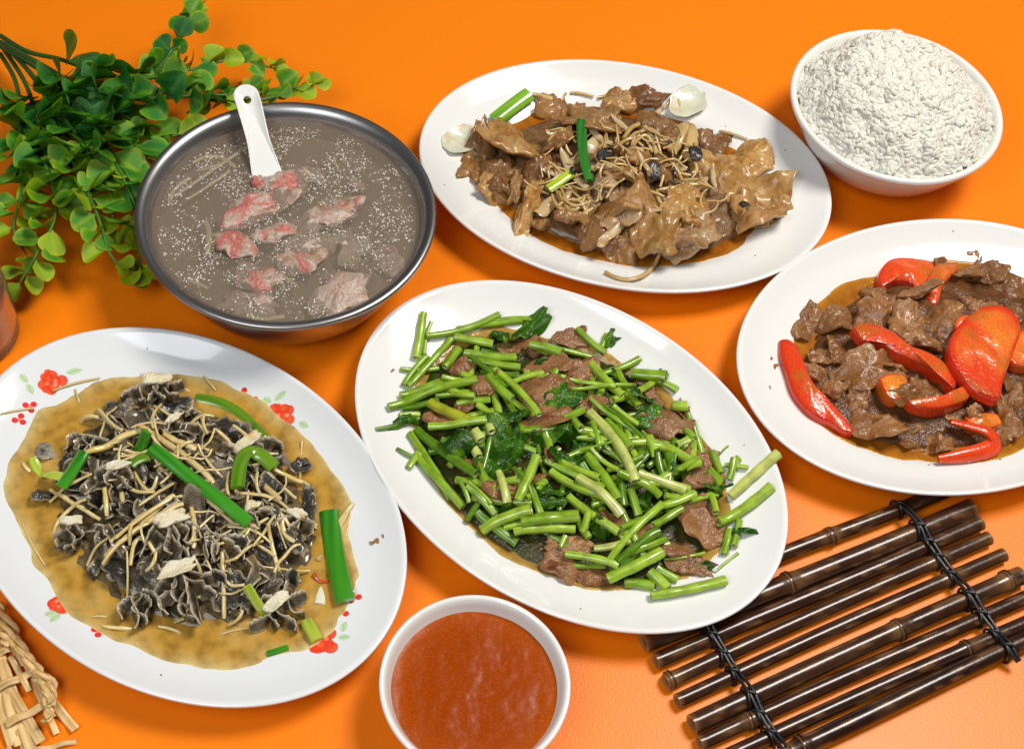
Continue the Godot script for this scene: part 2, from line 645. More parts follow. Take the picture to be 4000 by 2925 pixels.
func oval_plate(p: Pile, called: String, mat: Material, label: String) -> void:
	var pr := [[0.0, 0.0015], [0.52, 0.0015], [0.545, 0.0], [0.585, 0.0], [0.60, 0.002], [0.70, 0.008], [0.78, 0.0125], [0.9, 0.0188], [0.972, 0.0238], [0.992, 0.0258], [1.0, 0.0278], [0.997, 0.0293], [0.985, 0.0294], [0.968, 0.0284], [0.9, 0.0225], [0.84, 0.0195], [0.78, 0.0168], [0.755, 0.0158], [0.73, 0.0143], [0.705, 0.0124], [0.68, 0.0105], [0.65, 0.0088], [0.62, 0.0076], [0.56, 0.0067], [0.5, 0.0065], [0.25, 0.0065], [0.0, 0.0065]]
	var o := put(called, turned(pr, PLATE_A, PLATE_B, 144, mat), null, p.world(0, 0, 0), -p.ang)
	tag(o, label, "plate")


# Printed flowers of the oval plate: flat print, drawn into its glaze.
func flower_glaze() -> StandardMaterial3D:
	var w := 1360
	var h := 996
	var im := Image.create(w, h, false, Image.FORMAT_RGB8)
	im.fill(lin(0.77, 0.79, 0.79))
	var at := func(x: float, z: float) -> Vector2: return Vector2((x * 0.001 / (2 * PLATE_A) + 0.5) * w, (z * 0.001 / (2 * PLATE_B) + 0.5) * h)
	var flowers := [
		[-144,-10,10.3], [-4,-100,11.1], [-9,100,9.2], [137,9,11.3],
	]
	var buds := [
		[-39,-94], [-28,-94], [-137,25], [24,97], [131,-28], [132,-15],
		[-140,13],
	]
	var print_leaves := [
		[-155,2,-161,2], [-153,3,-146,5], [-16,-105,-14,-114], [-18,-102,-24,-101], [-3,105,-1,114], [-6,107,-7,113],
		[142,-5,139,-11], [144,0,149,-4], [-142,-23,-137,-32], [10,-103,17,-104],
	]
	for l in print_leaves:
		var a: Vector2 = at.call(l[0], l[1])
		var b: Vector2 = at.call(l[2], l[3])
		for i in 40:
			var t := i / 39.0
			disc(im, a.lerp(b, t), 9.0 * sin(PI * clampf(t * 0.9 + 0.1, 0, 1)) + 1.0, lin(0.52, 0.70, 0.42), 0.55)
		for i in 40:
			disc(im, a.lerp(b, i / 39.0) + Vector2(sin(i * 0.2) * 2.0, 0), 1.2, lin(0.36, 0.34, 0.14), 0.8)
	for f in flowers:
		var c: Vector2 = at.call(f[0], f[1])
		var r: float = f[2] * 4.0
		for k in 16:
			var q: Vector2 = c + Vector2.from_angle(rng.randf() * TAU) * r * rng.randf_range(0.15, 0.72)
			disc(im, q, r * rng.randf_range(0.26, 0.42), lin(0.80, 0.05, 0.02), 0.85)
			var spot := q + Vector2.from_angle(rng.randf() * TAU) * r * 0.1
			for step in 4:
				disc(im, spot, r * (0.26 - 0.05 * step), lin(0.88, 0.13, 0.03), 0.35)
		for k in 4:
			disc(im, c + Vector2.from_angle(rng.randf() * TAU) * r * 0.3, r * 0.15, lin(0.88, 0.42, 0.28), 0.5)
	for f in buds:
		var c: Vector2 = at.call(f[0], f[1])
		for k in 3:
			disc(im, c + Vector2(cos(k * 2.2 + f[1]), sin(k * 2.2 + f[1])) * 12.0, 9.0, lin(0.78, 0.03, 0.02), 0.95)
		disc(im, c, 6.0, lin(0.86, 0.16, 0.1), 0.8)
	var m := StandardMaterial3D.new()
	m.albedo_texture = ImageTexture.create_from_image(im)
	m.roughness = 0.13
	m.clearcoat_enabled = true
	m.clearcoat = 0.5
	m.clearcoat_roughness = 0.04
	return m


func disc(im: Image, c: Vector2, r: float, col: Color, strength: float) -> void:
	for y in range(maxi(0, int(c.y - r - 1)), mini(im.get_height(), int(c.y + r + 2))):
		for x in range(maxi(0, int(c.x - r - 1)), mini(im.get_width(), int(c.x + r + 2))):
			var d := Vector2(x, y).distance_to(c)
			if d < r + 1.0:
				im.set_pixel(x, y, im.get_pixel(x, y).lerp(col, strength * clampf(r - d, 0.0, 1.0)))


func length_word(l: float, a: float, b: float) -> String:
	return "short" if l < a else ("long" if l > b else "middling")


# ---------------------------------------------------------------- celery and beef
func celery_dish() -> void:
	var p := Pile.new(0.0458, 0.0729, 33.3, 0.128, 0.092, 0.030, 0.009, ["by the steel bowl", "by the bamboo mat", "pork plate side", "sauce dish side"])
	oval_plate(p, "oval_plate", M.china, "white oval plate heaped with celery and beef, centre of the table")
	fill_pile(p, 0.55, 0.0105)
	pool(p, "pan_juice", 0.0105, 0.745, 0.045, 41, Color(0.40, 0.20, 0.03), Color(0.58, 0.38, 0.10), "thin yellow-brown pan juice under the celery and beef")
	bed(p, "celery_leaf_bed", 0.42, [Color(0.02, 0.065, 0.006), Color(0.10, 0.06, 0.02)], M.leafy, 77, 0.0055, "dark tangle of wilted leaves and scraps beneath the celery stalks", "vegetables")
	var celery_beef := [
		[-79,-56,10.3,8.6,-18], [-55,-42,18.4,12.2,-49], [-39,-22,13.2,16.6,25], [-24,0,18.5,11.1,-65], [-59,-82,12.2,8.8,-30], [-32,-58,9.3,9.9,-6],
		[-8,-38,17.2,6.4,-48], [17,-83,10.4,5.4,6], [39,-64,18.0,16.2,-6], [76,-60,14.6,8.8,-69], [83,-44,8.8,11.3,37], [-83,43,7.3,9.8,40],
		[-100,-4,10.1,6.1,-55], [-75,4,9.0,7.0,-18], [-75,24,8.0,6.4,-42], [-9,61,12.1,7.9,-48], [-40,59,6.1,6.1,-42], [49,60,16.0,7.2,-36],
		[55,74,14.4,9.9,-8], [76,65,13.4,7.5,-31], [82,21,11.7,6.5,-63], [100,-22,12.8,12.2,-19], [111,-14,13.1,11.8,-42], [107,9,17.0,8.7,-36],
		[120,15,16.0,7.7,-31], [-2,19,4.3,6.1,-42], [1,37,4.9,9.6,42], [61,32,9.3,5.9,-19], [-87,-39,8.3,4.6,-43], [40,-87,5.6,7.7,-42],
	]
	var celery_leaves := [
		[-43,29,14.1,14.4,-19], [-28,49,13.3,11.9,-59], [-57,53,10.8,11.0,-8], [-88,-66,13.7,7.5,-82], [-24,-25,8.0,12.7,25], [-1,-5,6.1,15.3,43],
		[30,-60,11.9,8.9,-75], [-99,-49,9.5,4.6,-55], [13,-97,4.7,5.6,-43], [72,-33,6.1,6.2,-30], [91,-35,10.5,5.1,-36], [103,-51,3.9,13.1,42],
		[18,38,4.9,14.7,47], [133,-29,2.3,13.3,51], [60,39,6.8,4.8,-8], [129,9,5.2,2.5,-42], [-39,13,4.1,10.1,33], [9,-4,6.1,6.2,-18],
		[30,29,6.8,2.0,-30], [-101,58,12.7,4.2,-63], [-25,28,7.3,8.9,4], [-14,9,6.1,9.8,43], [-4,-73,14.3,4.3,6], [17,-66,10.8,5.5,-18],
		[10,12,7.0,12.4,43], [66,4,9.5,5.9,-42], [-59,-42,6.0,3.1,-77], [20,45,4.8,13.2,38], [3,72,7.7,4.9,-42], [-35,-100,6.5,4.1,-86],
	]
	var celery_stalks := [
		[-145,-19,-131,5,3.4,1,0], [-128,-28,-97,-68,4.9,1,0], [-115,-48,-92,-73,4.1,1,0], [-102,-26,-77,-37,4.0,0,0], [-104,-8,-68,-30,5.5,1,0], [-87,-8,-61,-18,4.7,0,0],
		[-134,28,-116,6,4.1,1,0], [-123,37,-128,5,4.8,1,0], [-111,52,-95,30,4.8,0,0], [-108,58,-99,46,4.4,2,0], [-101,-11,-61,-3,4.0,0,0], [-41,-100,-37,-89,4.4,1,0],
		[9,-92,29,-96,5.4,1,0], [35,-1,49,-21,4.6,1,0], [50,4,62,17,5.6,0,0], [57,4,72,12,6.4,1,0], [29,46,19,29,4.7,0,0], [-16,8,-4,16,5.9,1,0],
		[-36,55,-20,66,5.8,1,0], [-19,43,0,45,4.4,0,0], [-14,83,21,82,6.5,0,0], [86,41,91,16,6.8,0,0], [84,51,87,33,5.8,0,0], [104,32,120,29,6.3,1,0],
		[96,-67,97,-77,5.7,1,0], [102,-59,95,-74,6.0,1,0], [46,-86,59,-77,4.6,1,0], [55,-80,74,-66,4.7,1,0], [78,-72,94,-61,5.5,1,0], [-153,-19,-132,13,6.4,2,1],
		[-139,-6,-112,-59,5.2,1,1], [-124,-21,-99,-36,6.8,2,1], [-120,36,-125,-18,5.9,1,1], [-111,5,-116,-16,6.6,1,1], [-118,46,-99,14,5.9,1,1], [-117,60,-82,3,6.2,1,1],
		[-110,81,-97,49,3.7,0,1], [-77,-3,-51,1,6.8,1,1], [-103,18,-91,10,4.4,2,1], [-69,-59,-36,-80,4.2,1,1], [-61,-90,-32,-88,5.2,1,1], [-21,-68,-9,-100,5.2,1,1],
		[-12,-76,20,-58,5.7,1,1], [-6,-85,16,-98,10.4,1,1], [-10,-37,33,-37,3.7,1,1], [34,-82,43,-89,8.0,2,1], [6,-44,27,-48,4.5,2,1], [10,-32,39,-19,6.6,1,1],
		[4,-22,22,-7,4.3,1,1], [6,16,37,13,6.2,2,1], [18,2,57,18,6.7,1,1], [42,-37,53,-31,6.8,2,1], [49,-33,72,-49,6.8,2,1], [60,-47,61,-69,5.9,2,1],
		[73,-27,77,-52,5.3,1,1], [63,-5,87,-27,6.1,2,1], [45,3,75,-7,6.7,1,1], [78,-9,90,-23,4.7,2,1], [27,34,71,35,6.1,2,1], [37,40,57,48,5.8,1,1],
		[-63,43,-39,52,6.3,3,1], [-55,25,-44,32,6.3,3,1], [-93,64,-36,84,6.1,1,1], [-91,59,-31,64,7.2,0,1], [-78,75,-25,84,6.1,1,1], [-90,81,-76,77,2.9,0,1],
		[-73,87,-76,73,5.7,2,1], [-31,74,-3,76,6.2,1,1], [-40,74,-22,82,3.1,1,1], [-20,53,0,68,6.5,3,1], [8,58,8,36,6.1,1,1], [4,50,23,58,5.4,1,1],
		[16,72,43,43,8.7,1,1], [16,80,46,50,6.0,2,1], [52,50,46,37,5.4,2,1], [71,33,81,-2,4.8,1,1], [81,-2,92,-26,6.5,2,1], [86,16,92,-11,5.6,1,1],
		[64,51,80,33,5.1,3,1], [60,70,77,55,4.0,1,1], [94,55,111,44,7.1,1,1], [102,38,119,40,8.0,2,1], [114,53,146,11,7.7,2,1], [104,24,122,0,2.1,2,1],
		[136,8,140,-14,2.3,1,1], [133,-7,125,-26,5.9,1,1], [135,-16,126,-36,5.9,1,1], [118,-23,124,-50,4.5,1,1], [92,-67,107,-74,3.4,2,1], [86,-52,98,-53,7.7,1,1],
		[55,-68,64,-65,5.1,1,1], [84,-74,85,-82,1.4,1,1], [-107,-12,-76,-35,6.6,1,2], [-88,24,-73,17,4.3,2,2], [-97,38,-61,34,7.7,4,2], [-84,54,-53,28,5.8,2,2],
		[-78,-11,-26,2,5.4,2,2], [-75,-51,-52,-59,7.1,1,2], [-30,-65,6,-56,6.3,2,2], [-37,-37,-2,-57,3.3,2,2], [-24,-33,7,-70,3.3,1,2], [-1,-40,40,-33,3.0,0,2],
		[35,-40,55,-25,2.6,1,2], [-3,-28,58,0,7.6,3,2], [-7,-14,3,-9,6.1,1,2], [-12,-7,-8,-26,6.4,1,2], [12,3,37,-29,1.8,1,2], [18,-1,43,0,3.5,2,2],
		[55,-7,86,-22,6.4,3,2], [6,28,49,22,6.2,2,2], [25,23,66,26,6.9,3,2], [-54,40,-45,43,7.6,3,2], [-31,72,-9,74,2.1,2,2], [5,63,-8,27,6.7,2,2],
		[-3,90,16,62,7.8,2,2], [47,67,44,58,4.0,2,2], [78,53,81,-2,5.4,2,2], [52,68,85,53,5.3,2,2], [85,63,101,24,8.4,2,2], [110,-48,118,-93,7.7,3,2],
		[116,-23,129,-69,7.5,2,2], [100,-38,111,-27,5.2,2,2],
	]
	var tones := [[Color(0.075, 0.20, 0.004), Color(0.15, 0.31, 0.010)], [Color(0.19, 0.37, 0.010), Color(0.31, 0.49, 0.03)], [Color(0.29, 0.50, 0.015), Color(0.44, 0.62, 0.06)], [Color(0.52, 0.60, 0.10), Color(0.68, 0.72, 0.22)], [Color(0.40, 0.45, 0.015), Color(0.52, 0.52, 0.03)]]
	var tone_word := ["dark green", "mid-green", "bright green", "pale green", "yellow-green"]
	var layer := 0
	var next_beef := 0
	var next_leaf := 0
	var stalk := func(d: Array) -> void:
		var a := mm2(d, 0)
		var b := mm2(d, 2)
		var len := a.distance_to(b)
		var r: float = d[4] * 0.0005
		var n := clampi(int(len / 0.005) + 3, 5, 12)
		var bend := (b - a).orthogonal() * rng.randf_range(-0.05, 0.05)
		var way: Array = lie(p, [a, (a + b) * 0.5 + bend, b], n, r * 0.8, 0.22)
		var path: PackedVector3Array = way[0]
		var tone: Array = tones[d[5]]
		var c0: Color = tone[0] * rng.randf_range(0.85, 1.12)
		var hw := filled(n, r)
		var ht := filled(n, r * rng.randf_range(0.72, 0.95))
		for i in n:
			var k := 1.0 + 0.12 * (float(i) / n - 0.5) + 0.05 * sin(i * 1.7 + r * 9000.0)
			hw[i] *= k
			ht[i] *= k
		var s := Shape.new()
		var roll := Vector3(rng.randf_range(-0.6, 0.6), 1, rng.randf_range(-0.6, 0.6)).normalized()
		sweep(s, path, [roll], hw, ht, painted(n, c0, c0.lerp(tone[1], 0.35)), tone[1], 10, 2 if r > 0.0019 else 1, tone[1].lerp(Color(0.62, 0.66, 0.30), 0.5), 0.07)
		var o := lay(p, "celery_stalk", s, M.stalk, way[1].x, way[1].y, way[2])
		tag(o, "%s %s celery stalk %s" % [length_word(len, 0.026, 0.045), tone_word[d[5]], p.region(way[1].x, way[1].y)], "celery stalk", "celery stalks heaped on the plate")
	var meat := func(d: Array) -> void:
		var pal := [Color(0.29, 0.135, 0.052), Color(0.42, 0.225, 0.10), Color(0.16, 0.05, 0.013)]
		var k := rng.randf_range(0.85, 1.15)
		var r: Array = lump(p, d[0] * 0.001, d[1] * 0.001, d[2] * 0.00105, d[3] * 0.00105, d[4], 0.0026, [pal[0] * k, pal[1] * k, pal[2]], rng.randi() % 9000, {"curl": rng.randf_range(-0.25, 0.2), "cup": rng.randf_range(-0.2, 0.2), "rough": 0.0022, "wave": 0.0035, "patch": 0.3, "drape": 0.45, "lean": Vector2(rng.randf_range(-0.25, 0.25), rng.randf_range(-0.25, 0.25))})
		var o := lay(p, "beef_slice", r[0], M.beef, d[0] * 0.001, d[1] * 0.001, r[1])
		tag(o, "%s beef slice among celery %s" % ["small" if d[2] < 9 else ("large" if d[2] > 14 else "middling"), p.region(d[0] * 0.001, d[1] * 0.001)], "beef slice", "beef slices among the celery")
	var leaf := func(d: Array) -> void:
		var k := rng.randf_range(0.8, 1.3)
		var r: Array = lump(p, d[0] * 0.001, d[1] * 0.001, d[2] * 0.00105, d[3] * 0.00105, d[4], 0.0011, [Color(0.018, 0.07, 0.004) * k, Color(0.05, 0.15, 0.008) * k, Color(0.13, 0.26, 0.015)], rng.randi() % 9000, {"curl": rng.randf_range(-0.3, 0.3), "cup": rng.randf_range(-0.4, 0.3), "rough": 0.0024, "freq": 160.0, "wave": 0.005, "ragged": 0.3, "drape": 0.8, "patch": 0.22})
		var o := lay(p, "celery_leaf", r[0], M.leafy, d[0] * 0.001, d[1] * 0.001, r[1])
		tag(o, "%s crumpled celery leaf %s" % ["small" if d[2] < 9 else "large", p.region(d[0] * 0.001, d[1] * 0.001)], "celery leaf", "wilted leaves among the celery")
	# stalks half hidden under the rest
	for i in 90:
		var th := rng.randf() * TAU
		var q := Vector2(cos(th) * 104.0, sin(th) * 73.0) * sqrt(rng.randf())
		var v := Vector2.from_angle(rng.randf() * TAU) * rng.randf_range(12.0, 24.0)
		stalk.call([q.x - v.x, q.y - v.y, q.x + v.x, q.y + v.y, rng.randf_range(4.4, 6.2), rng.randi() % 3, 0])
	for d in celery_stalks:
		if d[6] > layer:
			layer = d[6]
			if layer == 1:
				for m in celery_beef:
					meat.call(m)
			else:
				for m in celery_leaves:
					leaf.call(m)
		stalk.call(d)
	# flakes of red chilli
	for q in [[1550, 935, 26], [690, 770, 30], [455, 865, 14], [745, 720, 18], [1330, 655, 14], [610, 555, 18], [1480, 690, 12], [1055, 500, 12]]:
		var x := (float(q[0]) - 955.0) * 0.000165
		var z := (float(q[1]) - 810.0) * 0.00019
		var c := cos(p.ang) * x + sin(p.ang) * z
		var e := -sin(p.ang) * x + cos(p.ang) * z
		var r: Array = lump(p, c, e, q[2] * 0.0001, q[2] * 0.00007, q[0], 0.0009, [Color(0.34, 0.05, 0.012), Color(0.22, 0.03, 0.01), Color(0.5, 0.12, 0.02)], q[0], {"rows": 7, "sides": 12, "rough": 0.0008, "drape": 0.4})
		var o := lay(p, "chilli_flake", r[0], M.bean, c, e, r[1])
		tag(o, "dried chilli flake %s" % p.region(c, e), "chilli flake", "chilli flakes on the celery")


# ---------------------------------------------------------------- pork, onion and glass noodles
func pork_dish() -> void:
	var p := Pile.new(0.0697, -0.1975, 4.09, 0.112, 0.078, 0.034, 0.009, ["by the steel bowl", "by the rice bowl", "far side", "near side"])
	oval_plate(p, "oval_plate", M.china, "white oval plate of brown pork and noodles beside the rice bowl")
	fill_pile(p, 0.52, 0.0105)
	pool(p, "soy_gravy", 0.0112, 0.70, 0.03, 43, Color(0.36, 0.10, 0.006), Color(0.52, 0.20, 0.02), "clear orange-brown soy gravy pooled under the pork")
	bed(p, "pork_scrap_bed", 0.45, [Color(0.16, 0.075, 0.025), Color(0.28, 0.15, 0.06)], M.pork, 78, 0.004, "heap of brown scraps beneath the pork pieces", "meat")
	var pork_pieces := [
		[-120,6,12.2,27.9,-1,1], [-94,-14,25.2,19.3,-4,2], [-103,18,17.7,13.7,6,0], [-94,36,15.6,11.1,-8,0], [-100,42,11.1,8.6,-14,1], [-84,36,4.6,14.7,-1,1],
		[-71,46,9.1,26.7,2,2], [-56,58,16.2,11.6,-33,1], [-62,-69,18.5,14.9,6,0], [-31,-54,25.6,14.6,-8,1], [-1,-92,21.1,10.9,-21,0], [-17,-87,13.8,9.6,-15,2],
		[21,-64,16.4,16.0,13,0], [6,-11,12.1,12.6,-14,1], [0,4,20.6,16.1,20,1], [2,37,15.3,24.3,-1,3], [-3,51,20.9,9.5,-14,1], [-13,65,18.0,15.4,-8,0],
		[12,70,12.1,15.0,25,1], [25,46,14.6,26.3,-14,1], [37,65,13.4,23.7,-1,2], [58,24,23.6,16.3,-33,2], [64,38,13.5,12.2,-1,1], [59,53,20.5,18.6,-43,3],
		[58,64,15.6,10.6,-14,3], [66,-67,18.2,17.5,6,0], [76,-20,22.4,19.2,-8,2], [98,-47,20.5,18.3,-38,2], [105,-2,28.0,29.0,20,2], [113,13,20.9,17.3,-38,1],
		[27,-4,10.2,15.0,-14,1], [-60,-19,11.2,10.3,-15,0], [128,-1,12.0,10.1,13,2], [-31,62,13.6,8.3,-14,1], [-12,23,8.2,14.7,-14,3], [-70,13,10.2,11.2,-14,0],
		[31,-44,11.5,10.4,-15,0],
	]
	var pork_onions := [
		[-138,-4,18.1,13.5,-40,0], [42,-96,17.0,13.8,-45,0], [0,66,22.3,4.4,-65,1], [-41,11,24.2,4.3,53,1], [18,-88,16.1,3.5,-76,1], [-27,-23,8.8,12.5,26,1],
		[-58,54,10.8,6.3,-60,1], [56,0,12.1,7.5,-14,1], [-21,41,5.5,15.7,13,1],
	]
	var pork_strands := [
		[-54,40,-43,57,-25,52,2.8], [-51,36,-38,55,-24,45,2.8], [-48,32,-34,51,-24,37,2.7], [-53,47,-37,63,-20,55,2.8], [-28,45,-24,59,-25,72,2.1], [-59,24,-60,13,-46,12,2.5],
		[-66,-10,-58,-26,-44,-21,2.6], [-25,29,-19,32,-14,30,2.2], [-79,30,-68,34,-57,36,2.3], [-6,-35,7,-54,23,-23,4.4], [-3,-23,7,-40,19,-24,2.8], [-2,-30,12,-46,26,-34,3.4],
		[-8,-13,-2,-27,11,-28,2.7], [37,-44,47,-57,49,-25,12.0], [44,-26,42,-10,54,-7,2.8], [50,-26,57,-14,54,-7,2.7], [28,17,40,11,68,0,3.1], [28,19,32,31,43,38,2.8],
		[18,-6,29,-5,30,17,2.5], [31,-17,38,-29,45,-75,5.9], [72,-74,83,-73,97,-69,2.6], [-89,-74,-79,-75,-69,-74,4.3], [-58,-86,-50,-88,-38,-88,2.8], [23,-89,31,-102,37,-89,2.3],
		[-1,105,24,107,39,72,3.3], [-62,-85,-64,-78,-68,-71,2.4], [113,-31,117,-29,121,-27,2.1], [-58,8,-54,19,-56,28,2.2], [-49,40,-36,60,-28,45,2.5], [-47,57,-36,48,-25,59,2.5],
		[-34,-88,-17,-95,2,-97,3.1], [3,-19,9,-37,17,-33,2.8], [-46,23,-38,31,-29,38,2.3], [-45,50,-33,56,-23,48,2.5], [-29,38,-19,44,-18,36,2.1], [42,-7,48,10,42,22,2.7],
	]
	var pork_scallions := [
		[-115,-36,-103,-55,-92,-71,13.1,0], [-43,-40,-36,-4,-26,23,9.1,1], [-58,36,-49,25,-41,14,7.9,2],
	]
	var pork_beans := [
		[-19,-10,7.9,4.9,-45], [23,4,4.8,8.2,-14], [54,-25,5.7,7.7,-14], [101,14,3.7,6.9,-38], [-41,16,3.1,3.7,-14],
	]
	var pals := [[Color(0.27, 0.122, 0.038), Color(0.40, 0.20, 0.07), Color(0.20, 0.075, 0.02)], [Color(0.36, 0.175, 0.05), Color(0.50, 0.27, 0.095), Color(0.29, 0.115, 0.03)], [Color(0.47, 0.24, 0.06), Color(0.62, 0.37, 0.135), Color(0.38, 0.16, 0.035)], [Color(0.46, 0.26, 0.12), Color(0.60, 0.39, 0.21), Color(0.42, 0.20, 0.07)]]
	var words := ["dark brown", "tan", "golden fatty", "pale pinkish"]
	for d in pork_pieces:
		var pal: Array = pals[d[5]]
		var k := rng.randf_range(0.75, 1.15)
		var big: bool = d[2] * d[3] > 110
		var r: Array = lump(p, d[0] * 0.001, d[1] * 0.001, d[2] * 0.00108, d[3] * 0.00108, d[4], 0.0066 if big else 0.0045, [pal[0] * k, pal[1] * k, pal[2]], rng.randi() % 9000, {"rows": 17, "sides": 40, "curl": rng.randf_range(-0.4, 0.15), "cup": rng.randf_range(-0.35, 0.3), "rough": 0.0034, "freq": 150.0, "wave": 0.0065, "ragged": 0.33, "drape": 0.25, "patch": 0.26, "cap": 0.010, "lean": Vector2(rng.randf_range(-0.38, 0.38), rng.randf_range(-0.38, 0.38))})
		var o := lay(p, "pork_piece", r[0], M.pork, d[0] * 0.001, d[1] * 0.001, r[1])
		tag(o, "%s %s pork piece %s" % ["large" if big else "small", words[d[5]], p.region(d[0] * 0.001, d[1] * 0.001)], "pork piece", "pork pieces on the plate")
	for i in 16:
		var th := i * 2.4
		var q := Vector2(cos(th) * 80.0, sin(th) * 52.0) * sqrt((i + 0.5) / 16.0)
		pork_onions.append([q.x, q.y, rng.randf_range(8, 14), rng.randf_range(2.2, 4.0), rng.randf_range(0, 180), 1])
	for d in pork_onions:
		var r: Array = lump(p, d[0] * 0.001, d[1] * 0.001, d[2] * 0.001, d[3] * 0.001, d[4], 0.0014, [Color(0.62, 0.60, 0.42), Color(0.72, 0.70, 0.55), Color(0.6, 0.52, 0.3)] if d[5] == 0 else [Color(0.50, 0.34, 0.16), Color(0.58, 0.43, 0.24), Color(0.46, 0.27, 0.1)], rng.randi() % 9000, {"curl": 0.25, "cup": 0.3 if d[5] == 0 else -0.3, "rough": 0.0005, "wave": 0.001, "ragged": 0.12, "drape": 0.35})
		var o := lay(p, "onion_piece", r[0], M.strand, d[0] * 0.001, d[1] * 0.001, r[1])
		tag(o, "%s onion %s %s" % ["pale translucent" if d[5] == 0 else "browned", "wedge" if d[3] > 7 else "strip", p.region(d[0] * 0.001, d[1] * 0.001)], "onion", "onion pieces among the pork")
	for i in 65:
		var th := rng.randf() * TAU
		var q := Vector2(8.0, 2.0) + Vector2(cos(th) * 78.0, sin(th) * 52.0) * sqrt(rng.randf())
		var v := Vector2.from_angle(rng.randf() * TAU) * rng.randf_range(6.0, 16.0)
		var b := v.orthogonal() * rng.randf_range(-0.4, 0.4)
		pork_strands.append([q.x - v.x, q.y - v.y, q.x + b.x, q.y + b.y, q.x + v.x, q.y + v.y, rng.randf_range(1.2, 2.2), 0])
	for d in pork_strands:
		strip_on(p, "noodle_strand", d, [Color(0.48, 0.29, 0.085), Color(0.62, 0.43, 0.18)], 0.0, "%s golden noodle strand lying %s", "noodle strand", "noodle strands among the pork", 0.008)
	var c := [[Color(0.07, 0.26, 0.008), Color(0.20, 0.42, 0.02)], [Color(0.012, 0.11, 0.012), Color(0.03, 0.18, 0.02)], [Color(0.30, 0.56, 0.01), Color(0.50, 0.68, 0.03)]]
	var w := ["broad green scallion piece leaning out by the white onion", "dark green blistered scallion piece on top of the noodles", "bright yellow-green scallion piece beside the noodle bundle"]
	for d in pork_scallions:
		strip_on(p, "scallion_piece", d, c[d[7]], 0.42, w[d[7]], "scallion", "scallion pieces on the pork", 0.012)
	for d in pork_beans:
		var r: Array = lump(p, d[0] * 0.001, d[1] * 0.001, d[2] * 0.001, d[3] * 0.001, d[4], 0.0028, [Color(0.012, 0.008, 0.008), Color(0.025, 0.014, 0.012), Color(0.05, 0.03, 0.025)], rng.randi() % 900, {"rows": 9, "sides": 16, "rough": 0.0008, "drape": 0.2, "ragged": 0.1, "y": p.soft(d[0] * 0.001, d[1] * 0.001, 0.003) + 0.0022})
		var o := lay(p, "black_bean", r[0], M.bean, d[0] * 0.001, d[1] * 0.001, r[1])
		tag(o, "black fermented bean %s" % p.region(d[0] * 0.001, d[1] * 0.001), "black bean", "black beans on the pork")


# A strip, strand or leaf along three points: d = [x0, z0, x1, z1, x2, z2, width in mm, ...]; flat: its height over its width (0 round).
func strip_on(p: Pile, called: String, d: Array, cols: Array, flat: float, label: String, category: String, group: String, cap := 0.006, mat: Material = null) -> MeshInstance3D:
	var pts := [mm2(d, 0), mm2(d, 2), mm2(d, 4)]
	var len: float = pts[0].distance_to(pts[1]) + pts[1].distance_to(pts[2])
	var n := clampi(int(len / 0.003) + 3, 6, 22)
	var r: float = maxf(0.0008, d[6] * (0.0005 if flat > 0.0 else 0.0006))
	var way: Array = lie(p, pts, n, r * (flat + 0.25 if flat > 0.0 else 0.8), 0.12 if flat > 0.0 else 0.4, cap)
	var hw := filled(n, r)
	var ht := filled(n, r * (flat if flat > 0.0 else 0.75))
	var tilt := Vector3(rng.randf_range(-0.3, 0.3), 1, rng.randf_range(-0.3, 0.3)).normalized()
	if flat == 0.0:
		for i in n:
			var k := 0.8 + 0.2 * sin(PI * i / (n - 1.0)) + 0.08 * sin(i * 2.1 + len * 700.0)
			hw[i] *= k
			ht[i] *= k
	var k := rng.randf_range(0.88, 1.12)
	var s := Shape.new()
	sweep(s, way[0], [tilt], hw, ht, painted(n, cols[0] * k, cols[1] * k), cols[1] * k, 6 if flat == 0.0 else 20, 1, cols[1], 0.0 if flat == 0.0 else 0.035)
	var o := lay(p, called, s, (mat if mat else (M.scallion if flat > 0.0 else M.strand)), way[1].x, way[1].y, way[2])
	tag(o, label % [length_word(len, 0.018, 0.036), p.region(way[1].x, way[1].y)] if label.contains("%s") else label, category, group)
	return o


